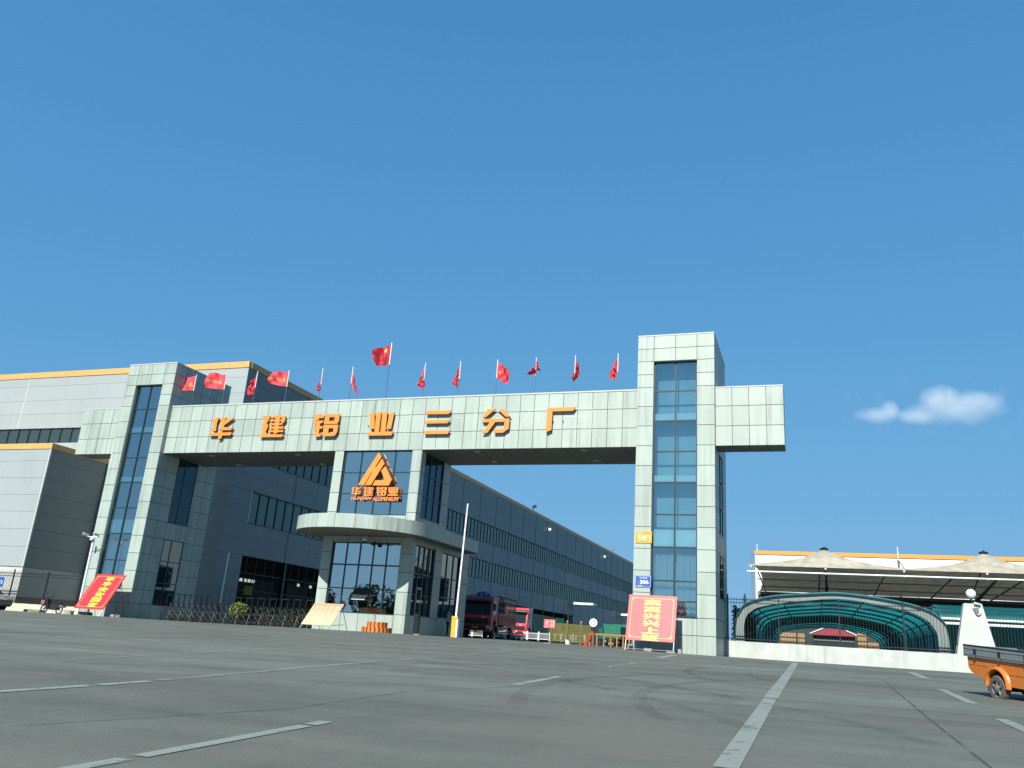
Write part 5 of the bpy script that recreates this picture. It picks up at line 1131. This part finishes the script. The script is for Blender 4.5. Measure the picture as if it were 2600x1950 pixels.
    if stakes:
        mb = MB(); z0, z1 = bedz+side_h, bedz+side_h+stake_h
        for s in (-1, 1):
            x = s*(hw-.03); yy = y0+.05
            while yy < y1: mb.box(x-.02, x+.02, yy, yy+.05, z0, z1, 'black'); yy += .28
            for z in (z0+.05, z0+stake_h*.35, z0+stake_h*.7, z1-.04): mb.box(x-.025, x+.025, y0, y1, z, z+.04, 'black')
            yy = y0
            while yy < y1-.9: mb.tube([(x, yy, z0), (x, yy+.85, z1)], .02, 'black', 4); yy += 1.7
        for z in (z0+.3, z1-.1): mb.box(-hw, hw, y0-.01, y0+.03, z, z+.04, 'black')
        mb.build('stake_rack', e, org=O)
    for s in (-1, 1):
        wheel_parts(e, s*(hw-.16), lng-1.4, r, .26)
        mb = MB()
        for z in (.42, .58): mb.box(s*(hw-.05)-.015, s*(hw-.05)+.015, 2.4, lng-2.2, z, z+.07, 'steel')
        mb.box(s*(hw-.3)-.12, s*(hw-.3)+.12, 2.7, 3.4, .5, .9, 'black'); mb.build('side_guard', e, org=O)
    mb = MB(); mb.box(-hw+.1, hw-.1, lng-.05, lng, .45, .6, 'bucket' if not cab_on else 'dark_metal')
    for s in (-1, 1): mb.box(s*(hw-.25)-.12, s*(hw-.25)+.12, lng, lng+.02, .63, .73, 'bucket')
    mb.build('rear_bar', e, org=O)
    return e
tx, ty = -17.0, 13.5
stake_truck((tx, ty, G(tx, ty)), R(7), 'dark red flatbed truck with a black stake rack, waiting inside the gate', 'truck_red', 2.26, 2.95, 8.2, 'truck_red')
mb = MB(); rng = random.Random(9)
def tz(u, v): return (-.35+1.0*u, .5+.7*v, 2.97+.26*math.sin(math.pi*min(max(u, .02), .98))**.4*math.sin(math.pi*min(max(v, .02), .98))**.4+.05*math.sin(u*17+v*9))
mb.grid(24, 14, tz, 'tarp'); mb.poly([tz(0, 0), tz(1, 0), tz(1, 1), tz(0, 1)], 'tarp')
o = mb.build('tarpaulin_bundle', smooth=False); o.location = (tx, ty, G(tx, ty)); o.rotation_euler = (0, 0, R(7)); tag(o, 'folded bright blue tarpaulin on the cab roof of the red stake truck', 'tarpaulin')
gx, gy_ = -21.9, 36
stake_truck((gx, gy_, G(gx, gy_)), R(3), 'bright red truck with a green cargo body beyond the dark red truck', 'truck_red_bright', 2.4, 3.1, 11.5, 'truck_green', stakes=False, side_h=1.5)
stake_truck((-26.5, 74, G(-26, 74)), R(78), 'green high sided truck parked sideways along the long grey hall', 'truck_green', 2.4, 2.7, 9, 'truck_green', stakes=False, side_h=1.75)
stake_truck((-26.0, 96, G(-26, 96)), R(20), 'green truck farther along the hall behind the green fence', 'truck_green', 2.5, 3.1, 8, 'truck_green', stakes=False, side_h=1.9)
stake_truck((-23.6, 93.5, G(-23, 88)), R(180), 'green truck seen from behind with closed tail doors beside the long rail', 'truck_green', 2.45, 2.75, 7.5, 'truck_green', stakes=False, side_h=1.75)
# three-wheeled cargo truck on the right (local: forward +x)
def cargo_trike():
    e = thing('cargo_truck', (9.69, -24.76, -.43), 'small orange cargo truck with a grey bed side entering at the right edge', 'truck', local=True, rot=(0, .062, math.atan2(-.89, .44))); O = (0, 0, 0)
    arc_ = [(.27*math.cos(math.pi*i/12), .30+.27*math.sin(math.pi*i/12)) for i in range(13)]
    prof = [(-.9, .74), (1.35, .74), (1.35, .30), (.27, .30)]+arc_[1:-1]+[(-.27, .325), (-.31, .325), (-.80, .46), (-.88, .54)]
    mb = MB()
    for s in (-1, 1): mb.prism(prof, lambda u, v, w: (u, s*w, v), .50, .56, 'truck_orange')
    mb.box(-.86, 1.33, -.5, .5, .62, .735, 'dark_metal'); mb.box(-.85, -.78, -.5, .5, .48, .735, 'truck_orange'); mb.box(-.34, .34, -.3, .3, .30, .618, 'black'); mb.box(-.75, 1.3, -.28, .28, .36, .617, 'black'); mb.build('body', e, org=O)
    mb = MB()
    for s in (-1, 1):
        b = len(mb.v); k = mb.mi('truck_orange')
        for i, (rr, yy) in enumerate(((.265, .555), (.27, .64), (.30, .645), (.335, .565))):
            for q in range(15): a = -.15+(math.pi+.3)*q/14; mb.v.append((rr*math.cos(a), s*yy, .30+rr*math.sin(a)))
        for i in range(3):
            for q in range(14): mb.f.append((b+i*15+q, b+i*15+q+1, b+(i+1)*15+q+1, b+(i+1)*15+q)); mb.m.append(k)
    mb.build('wheel_arch', e, org=O, smooth=True)
    mb = MB()
    for s in (-1, 1): mb.box(-.96, 1.38, min(s*.60, s*.57), max(s*.60, s*.57), .745, .96, 'truck_grey'); mb.box(-.962, 1.382, min(s*.605, s*.565), max(s*.605, s*.565), .945, .972, 'dark_metal')
    mb.box(-.97, -.94, -.57, .57, .745, .955, 'truck_grey'); mb.box(1.33, 1.36, -.57, .57, .745, 1.1, 'truck_grey'); mb.box(-.9, 1.33, -.56, .56, .74, .752, 'dark_metal'); mb.build('bed_side', e, org=O)
    mb = MB()
    for s in (-1, 1):
        for z in (.79, .90): mb.box(-.95, 1.37, min(s*.608, s*.6), max(s*.608, s*.6), z-.008, z+.008, 'truck_grey')
        for x in (-.6, .1, .8): mb.box(x-.03, x+.03, min(s*.618, s*.6), max(s*.618, s*.6), .755, .9, 'dark_metal'); mb.tube([(x, s*.615, .74), (x, s*.615, .79)], .018, 'dusty_rim', 6)
        mb.box(.3, 1.34, min(s*.568, s*.56), max(s*.568, s*.56), .515, .53, 'truck_orange'); mb.box(-.86, -.3, min(s*.566, s*.56), max(s*.566, s*.56), .6, .612, 'truck_orange')
        mb.box(-.87, -.80, s*.45-.06, s*.45+.06, .55, .63, 'bucket')
    mb.build('trim', e, org=O)
    mb = MB(); mb.box(-.33, -.315, -.56, -.44, .16, .42, 'rubber'); mb.box(-.33, -.315, .44, .56, .16, .42, 'rubber'); mb.build('mudflap', e, org=O)
    for x, y in ((0, -.56), (0, .56), (2.05, 0.0)):
        mb = MB(); r, wd = .235, .13
        mb.lathe([(r*.62, y-wd/2), (r*.92, y-wd/2), (r, y-wd*.28), (r, y+wd*.28), (r*.92, y+wd/2), (r*.62, y+wd/2)], (x, 0, r), 'y', 'dusty_tyre', 26); w_ = mb.build('wheel', e, org=O)
        mb = MB(); s = -1 if y <= 0 else 1; yo = y+s*wd*.4
        mb.lathe([(r*.66, yo), (r*.6, yo-s*.02), (r*.56, yo-s*.045)], (x, 0, r), 'y', 'dusty_rim', 22); mb.lathe([(r*.26, yo-s*.04), (r*.24, yo+s*.02), (.003, yo+s*.03)], (x, 0, r), 'y', 'dusty_rim', 14)
        for q in range(5): a = 2*math.pi*q/5+.3; mb.tube([(x+r*.2*math.cos(a), yo-s*.02, r+r*.2*math.sin(a)), (x+r*.62*math.cos(a), yo-s*.02, r+r*.62*math.sin(a))], .03, 'dusty_rim', 5)
        mb.build('rim', w_, org=O)
    mb = MB(); mb.tube([(0, -.5, .235), (0, .5, .235)], .04, 'black'); mb.box(-.7, 2.0, -.2, .2, .36, .44, 'black'); mb.ball((0, 0, .235), .11, 'black'); mb.box(.35, .95, -.35, -.1, .2, .36, 'black'); mb.build('axle', e, org=O)
    mb = MB(); mb.prism([(1.42, .36), (1.42, 1.5), (1.62, 1.62), (2.25, 1.6), (2.42, 1.05), (2.5, .8), (2.5, .34), (2.3, .3)], lambda u, v, w: (u, w, v), -.55, .55, 'truck_orange'); c = mb.build('cab', e, org=O)
    mb = MB()
    for s in (-1, 1): mb.poly([(1.6, s*.553, 1.02), (2.32, s*.553, 1.02), (2.2, s*.553, 1.48), (1.65, s*.553, 1.5)], 'glass_car')
    mb.poly([(2.437, -.48, 1.06), (2.437, .48, 1.06), (2.29, .45, 1.54), (2.29, -.45, 1.54)], 'glass_car'); mb.build('cab_window', c, org=O)
cargo_trike()

# ------------------------------------------------------------------ rails, fences and signs inside the gate
e = thing('traffic_rail', (-16, 23, .2), 'low white traffic railing with thick white posts behind the dark red truck', 'railing')
x = -22.0; px_ = []
while x < -10.6: px_.append(x); x += .96
for x in px_: mb = MB(); gz = G(x, 23)+.06; mb.box(x-.055, x+.055, 22.94, 23.06, gz+.04, gz+.66, 'sign_white'); mb.lathe([(.085, gz+.66), (.06, gz+.70), (.001, gz+.71)], (x, 23, 0), 'z', 'sign_white', 8); mb.box(x-.09, x+.09, 22.8, 23.2, gz-.06, gz+.04, 'black'); mb.build('post', e)
mb = MB()
for a, b in zip(px_, px_[1:]):
    gz = G(a, 23)+.06
    for z in (.12, .55): mb.box(a+.055, b-.055, 22.985, 23.015, gz+z, gz+z+.035, 'sign_white')
    for k in range(1, 10): xx = a+(b-a)*k/10; mb.box(xx-.009, xx+.009, 22.99, 23.01, gz+.15, gz+.55, 'sign_white')
mb.build('rail_panel', e)
e = thing('slatted_fence', (-8.6, 9, .1), 'olive green slatted barrier fence behind the small red sign', 'fence')
gz = G(-8.6, 9)
for x in (-10.0, -8.95, -8.05, -7.24): mb = MB(); mb.box(x-.06, x+.06, 8.93, 9.05, gz, gz+1.35, 'olive'); mb.lathe([(.08, gz+1.35), (.06, gz+1.42), (.001, gz+1.44)], (x, 8.99, 0), 'z', 'ochre', 8); mb.build('post', e)
mb = MB(); x = -9.92
while x < -7.3: mb.box(x, x+.045, 8.97, 8.99, gz+.12, gz+1.25-.06*abs(x+9.5)/2, 'olive'); x += .062
for z in (.2, .7, 1.15): mb.box(-9.97, -7.26, 9.0, 9.03, gz+z, gz+z+.05, 'olive')
mb.build('slat_panel', e)
e = thing('guard_rail', (-6, 9, .1), 'ochre guard rail on short posts leading to the upright red board', 'guard rail')
mb = MB(); mb.box(-7.5, -3.0, 8.95, 9.03, gz+.66, gz+.76, 'ochre'); mb.box(-7.5, -7.42, 8.95, 9.03, gz, gz+.66, 'ochre'); mb.build('rail', e)
for x in (-7.0, -6.55, -6.12, -5.73, -5.34, -4.95, -4.4, -3.8): mb = MB(); mb.box(x-.04, x+.04, 8.96, 9.02, gz-.02, gz+.66, 'ochre'); mb.build('post', e)
e = thing('camera_warning_sign', (-8.93, 5, .1), 'red sign with a white camera picture on a thin post', 'sign')
mb = MB(); mb.box(-9.245, -8.565, 4.98, 5.0, .95, 1.43, 'sign_pink'); mb.build('plate', e)
mb = MB(); f_ = FY(4.979)
mb.prism([(-9.12, 1.26), (-9.0, 1.36), (-8.96, 1.31), (-9.09, 1.21)], f_, 0, .003, 'sign_white'); mb.prism([(-9.16, 1.20), (-9.08, 1.20), (-9.06, 1.17), (-9.16, 1.17)], f_, 0, .003, 'sign_white')
put_text(mb, '此区域安装监控', f_, -9.2, -8.93, 1.09, 1.12, .003, 'sign_white', .01); put_text(mb, '请文明停车', f_, -9.2, -8.95, 1.0, 1.03, .003, 'sign_white', .01)
for k, c in enumerate('图像采集'): put_text(mb, c, f_, -8.82, -8.75, 1.30-.09*k, 1.37-.09*k, .003, 'sign_white', .02)
for k, c in enumerate('监控区域'): put_text(mb, c, f_, -8.70, -8.61, 1.29-.1*k, 1.38-.1*k, .003, 'sign_white', .02)
mb.build('lettering', e)
mb = MB(); mb.tube([(-8.93, 5.01, .08), (-8.93, 5.01, .95)], .02, 'steel', 6); mb.box(-9.15, -8.75, 4.85, 5.15, G(-9, 5)-.01, G(-9, 5)+.025, 'concrete'); mb.build('post', e)
e = thing('round_sign', (-7.17, 8.6, .1), 'round white sign on a thin red post beside the ochre rail', 'sign')
mb = MB(); mb.lathe([(.001, -.01), (.25, -.01), (.25, .01), (.001, .01)], (-7.17, 8.6, 1.48), 'y', 'sign_white', 28); mb.build('disc', e)
mb = MB(); put_text(mb, '减速', FY(8.588), -7.31, -7.03, 1.50, 1.62, .002, 'truck_green', .02); put_text(mb, '慢行通过', FY(8.588), -7.34, -7.0, 1.36, 1.44, .002, 'truck_green', .02); mb.build('lettering', e)
mb = MB(); mb.tube([(-7.17, 8.63, .1), (-7.17, 8.63, 1.24)], .02, 'red_mark', 6); mb.build('post', e)
for q_, (x, y, s_) in enumerate(((-6.3, 9.9, .55), (-5.2, 10.4, .7), (-4.1, 9.8, .6))):
    e = thing('potted_shrub', (x, y, G(x, y)), 'small shrub in a grey pot behind the ochre rail, '+('at its left end', 'between two others', 'nearest the red board')[q_], 'shrub', 'shrubs behind the ochre rail')
    gz = G(x, y); mb = MB(); mb.lathe([(.001, gz), (.16, gz), (.2, gz+.28), (.17, gz+.28), (.001, gz+.25)], (x, y, 0), 'z', 'concrete', 14); mb.build('pot', e)
    mb = MB(); leaves(mb, (x, y, gz+.3+.3*s_), (.34*s_, .34*s_, .4*s_), 260, .11, 'leaf_lime' if q_ != 1 else 'leaf', 70+q_, .1); mb.build('foliage', e)
mb = MB(); mb.lathe([(.001, .0), (.11, .0), (.17, .24), (.15, .24), (.1, .03), (.001, .03)], (-6.92, 6.0, G(-6.9, 6)), 'z', 'bucket', 16); tag(mb.build('bucket'), 'small orange red bucket on the ground near the olive fence', 'bucket')
e = thing('fire_extinguisher', (-6.95, 8.2, .1), 'red extinguisher hanging by the end of the ochre rail', 'extinguisher')
mb = MB(); mb.lathe([(.001, .35), (.07, .36), (.075, .62), (.04, .68), (.02, .7), (.001, .7)], (-7.42, 8.85, .1), 'z', 'truck_red_bright', 12); mb.build('cylinder', e); mb = MB(); mb.tube([(-7.42, 8.85, .8), (-7.42, 8.85, .86), (-7.34, 8.83, .84)], .015, 'black', 5); mb.build('valve', e)
mb = MB(); mb.hexa([(-8.86, 8.5, .1), (-8.66, 8.4, .1), (-8.62, 8.7, .1), (-8.8, 8.7, .1), (-8.92, 8.6, .38), (-8.7, 8.5, .34), (-8.68, 8.72, .3), (-8.86, 8.74, .36)], 'sign_white'); tag(mb.build('white_bag'), 'small white bag lying at the foot of the olive fence', 'bag')

# ------------------------------------------------------------------ left side: camera pole, scooter, car, sign
e = thing('camera_pole', (-38.43, -.8, -.1), 'white camera pole standing against the left tower', 'pole')
mb = MB(); mb.tube([(-38.43, -.8, -.12), (-38.43, -.8, 4.95)], .075, 'pole_white', 12); mb.lathe([(.16, -.12), (.16, -.06), (.08, -.04)], (-38.43, -.8, 0), 'z', 'pole_white', 12); mb.build('shaft', e)
mb = MB(); mb.tube([(-38.95, -.9, 4.86), (-38.0, -.75, 4.88)], .03, 'pole_white', 6); mb.build('arm', e)
for x, s in ((-38.95, -1), (-38.1, 1)):
    mb = MB(); mb.hexa([(x-.07, -1.2, 4.93), (x+.07, -1.2, 4.93), (x+.07, -.8, 4.9), (x-.07, -.8, 4.9), (x-.07, -1.22, 5.08), (x+.07, -1.22, 5.08), (x+.07, -.8, 5.04), (x-.07, -.8, 5.04)], 'pole_white'); c = mb.build('camera_housing', e)
    mb = MB(); mb.box(x-.05, x+.05, -1.215, -1.2, 4.95, 5.05, 'black'); mb.build('lens', c)
mb = MB(); mb.ball((-38.45, -.95, 4.7), .12, 'pole_white', 12); mb.tube([(-38.45, -.95, 4.8), (-38.43, -.85, 4.9)], .03, 'pole_white', 6); mb.build('dome', e)

sx, sy = -42.0, .5; gz = G(sx, sy)
e = thing('electric_scooter', (sx, sy, gz), 'black electric scooter with a pink front basket parked by the cream wall', 'scooter')
for x in (sx-.70, sx+.62):
    mb = MB(); mb.tube([(x+.27*math.cos(a), sy, gz+.30+.27*math.sin(a)) for a in [2*math.pi*i/28 for i in range(28)]], .035, 'rubber', 8, closed=True); w_ = mb.build('wheel', e)
    mb = MB(); mb.tube([(x+.22*math.cos(a), sy, gz+.30+.22*math.sin(a)) for a in [2*math.pi*i/24 for i in range(24)]], .014, 'chrome', 6, closed=True)
    for q in range(8): a = math.pi*q/4; mb.tube([(x, sy, gz+.3), (x+.22*math.cos(a), sy, gz+.3+.22*math.sin(a))], .008, 'chrome', 4)
    mb.lathe([(.05, -.04), (.05, .04)], (x, sy, gz+.3), 'y', 'chrome', 10); mb.build('rim', w_)
mb = MB(); mb.prism([(-.46, .30), (-.30, .27), (.30, .27), (.52, .38), (.82, .56), (.70, .66), (.25, .72), (.02, .66), (-.05, .42), (-.28, .36), (-.42, .95), (-.5, .95)], lambda u, v, w: (sx+u, sy+w, gz+v), -.13, .13, 'scooter'); mb.build('body', e)
mb = MB(); mb.prism([(.0, .68), (.26, .73), (.72, .67), (.80, .73), (.72, .79), (.3, .82), (.05, .78)], lambda u, v, w: (sx+u, sy+w, gz+v), -.14, .14, 'black'); mb.build('saddle', e)
mb = MB(); mb.tube([(sx-.70, sy, gz+.30), (sx-.55, sy, gz+.62), (sx-.44, sy, gz+1.02)], .03, 'steel', 6); mb.tube([(sx-.36, sy-.32, gz+1.08), (sx-.46, sy, gz+1.02), (sx-.36, sy+.32, gz+1.08)], .018, 'black', 6); mb.build('handlebar', e)
for s in (-1, 1): mb = MB(); mb.tube([(sx-.42, sy+s*.2, gz+1.05), (sx-.46, sy+s*.28, gz+1.24)], .008, 'black', 4); mb.hexa([(sx-.5, sy+s*.28-.06, gz+1.22), (sx-.42, sy+s*.28-.06, gz+1.22), (sx-.42, sy+s*.28+.06, gz+1.22), (sx-.5, sy+s*.28+.06, gz+1.22), (sx-.5, sy+s*.28-.06, gz+1.31), (sx-.42, sy+s*.28-.06, gz+1.33), (sx-.42, sy+s*.28+.06, gz+1.33), (sx-.5, sy+s*.28+.06, gz+1.31)], 'chrome'); mb.build('mirror', e)
mb = MB(); mb.box(sx-.92, sx-.62, sy-.15, sy+.15, gz+.62, gz+.86, 'pink_plastic', skip=(1,)); mb.build('basket', e)
mb = MB(); mb.box(sx+.72, sx+1.0, sy-.15, sy+.15, gz+.45, gz+.62, 'car_grey'); mb.build('rear_box', e)
mb = MB(); mb.prism([(-.95, .44), (-.8, .56), (-.62, .58), (-.62, .54), (-.8, .52), (-.92, .42)], lambda u, v, w: (sx+u, sy+w, gz+v), -.05, .05, 'black'); mb.tube([(sx+.2, sy-.1, gz+.28), (sx+.32, sy-.22, gz+.02)], .015, 'steel', 5); mb.build('mudguard', e)

def car():
    x0, y0 = -46.9, -1.0; gz = G(x0, y0); e = thing('parked_car', (x0, y0, gz), 'grey car only partly in view at the left edge', 'car', local=True); O = (0, 0, 0)
    prof = [(-2.2, .35), (-2.25, .75), (-2.1, 1.0), (-1.7, 1.08), (-1.1, 1.46), (.6, 1.48), (1.3, 1.05), (2.0, .92), (2.25, .72), (2.28, .4), (2.1, .28)]
    ar = lambda cx: [(cx+.36*math.cos(math.pi*i/8), .3+.36*math.sin(math.pi*i/8)) for i in range(9)]
    P = prof+[(1.75, .28)]+ar(1.38)[1:-1]+[(1.0, .25), (-.95, .25)]+ar(-1.35)[1:-1]+[(-1.75, .28)]
    bm = bmesh.new(); f1 = bm.faces.new([bm.verts.new((u, -.84, v)) for u, v in P]); r_ = bmesh.ops.extrude_face_region(bm, geom=[f1]); vs = [g for g in r_['geom'] if isinstance(g, bmesh.types.BMVert)]; bmesh.ops.translate(bm, verts=vs, vec=(0, 1.68, 0))
    for v in bm.verts:
        if v.co.z > 1.1: v.co.y *= .8
        if abs(v.co.x) > 2.0: v.co.y *= .88
    bmesh.ops.recalc_face_normals(bm, faces=bm.faces); bmesh.ops.bevel(bm, geom=[e_ for e_ in bm.edges if e_.calc_face_angle(0) > .5 and abs(e_.verts[0].co.y-e_.verts[1].co.y) < .3], offset=.06, segments=3, affect='EDGES')
    me = bpy.data.meshes.new('body'); bm.to_mesh(me); bm.free(); me.materials.append(MATS['car_grey']); o = bpy.data.objects.new('body', me); col.objects.link(o); o.parent = e
    mb = MB()
    for s in (-1, 1): mb.poly([(-1.35, s*.80, 1.08), (1.0, s*.80, 1.08), (.5, s*.69, 1.42), (-1.0, s*.69, 1.42)], 'glass_car')
    mb.poly([(1.25, -.7, 1.1), (1.25, .7, 1.1), (.66, .62, 1.47), (.66, -.62, 1.47)], 'glass_car'); mb.build('window', e, org=O)
    for x in (1.38, -1.35):
        for y in (-.74, .74):
            mb = MB(); mb.lathe([(.19, y-.1), (.29, y-.1), (.31, y-.05), (.31, y+.05), (.29, y+.1), (.19, y+.1)], (x, 0, .31), 'y', 'rubber', 22); w_ = mb.build('wheel', e, org=O); mb = MB(); s = -1 if y < 0 else 1; mb.lathe([(.2, y+s*.09), (.17, y+s*.06), (.06, y+s*.07), (.001, y+s*.1)], (x, 0, .31), 'y', 'chrome', 16); mb.build('rim', w_, org=O)
    for s in (-1, 1): mb = MB(); mb.box(2.08, 2.2, s*.55-.16, s*.55+.16, .66, .8, 'lamp_glass'); mb.build('headlight', e, org=O)
car()
e = thing('entrance_sign', (-44.9, -1.6, -.1), 'blue rounded sign with white characters beside the grey car', 'sign')
def rr_(x0, x1, z0, z1, r): return [(cx_+r*math.cos(R(a)), cz_+r*math.sin(R(a))) for cx_, cz_, a0 in ((x1-r, z1-r, 0), (x0+r, z1-r, 90), (x0+r, z0+r, 180), (x1-r, z0+r, 270)) for a in range(a0, a0+91, 15)]
mb = MB(); mb.prism(rr_(-45.5, -44.32, 1.38, 2.02, .14), FY(-1.58), 0, .03, 'sign_blue'); mb.build('plate', e)
mb = MB(); put_text(mb, '入口', FY(-1.612), -45.1, -44.42, 1.6, 1.82, .002, 'sign_white', .02); mb.build('lettering', e)
mb = MB(); mb.tube([(-44.95, -1.56, -.12), (-44.95, -1.56, 1.9)], .03, 'pole_grey', 8); mb.build('post', e)

# ------------------------------------------------------------------ planting
e = thing('round_shrub', (-33.1, 8, 0), 'round yellow green clipped shrub behind the folding gate', 'shrub')
mb = MB(); leaves(mb, (-33.05, 8, .95), (.62, .62, .55), 1500, .14, 'leaf_lime', 4); mb.build('foliage', e)
mb = MB(); mb.tube([(-33.05, 8, -.1), (-33.05, 8, .9)], .06, 'bark', 6); mb.build('trunk', e)
mb = MB()
for i in range(13): leaves(mb, (-32+.85*i, 9.2, .45), (.6, .5, .85), 420, .13, 'leaf_dark', 30+i, .1)
tag(mb.build('low_hedge'), 'low dark hedge in the shade behind the folding gate', 'hedge')
mb = MB(); mb.box(-35.62, -34.86, 11.7, 11.74, 2.2, 2.86, 'yellow_sheet'); mb.box(-35.3, -35.22, 11.74, 11.8, 0, 2.3, 'dark_metal'); tag(mb.build('hanging_sheet'), 'plain olive yellow panel hanging in the dark loading bay', 'panel')
e = thing('lane_post', (-35.05, 8.6, 0), 'slim white post with an orange foot behind the folding gate', 'post')
mb = MB(); mb.tube([(-35.0, 8.4, 1.3), (-34.95, 8.4, 5.0)], .06, 'pole_white', 8); mb.build('shaft', e); mb = MB(); mb.tube([(-35.0, 8.4, -.1), (-35.0, 8.4, 1.15)], .06, 'dark_metal', 8); mb.box(-35.12, -34.88, 8.3, 8.5, 1.15, 1.35, 'bucket'); mb.build('foot', e)

# trees across the road, mirrored in the windows
def tree(h, seed):
    e = thing('roadside_tree', (0, 0, 0), '', 'tree', 'trees across the road mirrored in the windows', local=True); O = (0, 0, 0); rng = random.Random(seed)
    mb = MB(); mb.tube([(0, 0, -.3), (.05, .03, h*.25), (-.05, 0, h*.5), (0, .05, h*.85)], [.17, .14, .09, .03], 'bark', 8)
    for k in range(6): a = rng.uniform(0, 6.28); z = h*rng.uniform(.3, .6); mb.tube([(0, 0, z), (math.cos(a)*h*.16, math.sin(a)*h*.16, z+h*.14)], [.06, .02], 'bark', 5)
    mb.build('trunk', e, org=O)
    mb = MB()
    for k in range(9): a = rng.uniform(0, 6.28); r = h*rng.uniform(.05, .24); leaves(mb, (math.cos(a)*r, math.sin(a)*r, h*rng.uniform(.4, .88)), (h*.16, h*.16, h*.13), 330, h*.045, 'leaf', seed*20+k, .1)
    mb.build('crown', e, org=O); return e
t1 = tree(6.5, 1); t2 = tree(8.0, 2)
spots = [(-48, -58, 0), (-53, -61, 1), (-58, -59, 0), (-63, -62, 1), (-70, -60, 0), (-80, -62, 1), (-92, -61, 0), (-101, -63, 1), (-108, -60, 0), (-37, -64, 0), (-20, -63, 1), (-12, -60, 0)]
for q, (x, y, k) in enumerate(spots):
    o = (t1, t2)[k] if q in (0, 1) else copy_tree((t1, t2)[k])
    o.location = (x, y, G(x, y)); o.rotation_euler = (0, 0, q*1.3); o.scale = (1, 1, 1)
    o['label'] = 'leafy green roadside tree across the road, mirrored in the dark windows'

# ------------------------------------------------------------------ cloud
def cloud():
    d = Vector(_f)+Vector(_r)*((2365-1343.6)/2101.16)+Vector(_u)*((958.4-1035)/2101.16); D = 1500.; c = Vector((5.97, -43.6, .1))+d*D
    wx, wy, wz = 155, 60, 46
    mb = MB(); mb.box(-wx, wx, -wy, wy, -wz, wz, 'panel'); o = mb.build('cloud'); o.location = c; o.rotation_euler = (0, R(3.7), math.atan2(-d.x, d.y)); tag(o, 'small white cloud in the blue sky at the right', kind='stuff')
    m = bpy.data.materials.new('cloud_volume'); m.use_nodes = True; t = m.node_tree; t.nodes.clear(); N = t.nodes.new; L = t.links.new
    out = N('ShaderNodeOutputMaterial'); pv = N('ShaderNodeVolumePrincipled'); pv.inputs['Color'].default_value = (1, 1, 1, 1); pv.inputs['Anisotropy'].default_value = -.1
    tc = N('ShaderNodeTexCoord')
    def math_(op, a, b=None, cl=False):
        q = N('ShaderNodeMath'); q.operation = op; q.use_clamp = cl
        for i, v in enumerate((a, b)):
            if v is None: continue
            if isinstance(v, (int, float)): q.inputs[i].default_value = v
            else: L(v, q.inputs[i])
        return q.outputs[0]
    tot = None
    for (x, z, rx, rz) in ((40, -2, 92, 36), (12, 14, 46, 34), (70, 6, 56, 28), (-85, -14, 54, 16), (-68, -6, 22, 20), (-20, -16, 66, 16), (28, 18, 28, 22)):
        mp = N('ShaderNodeMapping'); mp.vector_type = 'TEXTURE'; mp.inputs['Location'].default_value = (x, 0, z); mp.inputs['Scale'].default_value = (rx, 48, rz); L(tc.outputs['Object'], mp.inputs[0])
        ln = N('ShaderNodeVectorMath'); ln.operation = 'LENGTH'; L(mp.outputs[0], ln.inputs[0]); v = math_('SUBTRACT', 1.0, ln.outputs['Value'], True); tot = v if tot is None else math_('MAXIMUM', tot, v)
    nz = N('ShaderNodeTexNoise'); nz.inputs['Scale'].default_value = .030; nz.inputs['Detail'].default_value = 7; nz.inputs['Roughness'].default_value = .6; L(tc.outputs['Object'], nz.inputs['Vector'])
    dd = math_('SUBTRACT', math_('ADD', math_('MULTIPLY', tot, .9), math_('MULTIPLY', nz.outputs[0], 1.0)), .60)
    den = math_('MULTIPLY', math_('MAXIMUM', dd, 0.0), CLOUD_D); L(den, pv.inputs['Density']); L(pv.outputs[0], out.inputs['Volume'])
    o.data.materials.clear(); o.data.materials.append(m); m.cycles.volume_step_rate = 1.0 if hasattr(m.cycles, 'volume_step_rate') else None
CLOUD_D = .017
cloud()
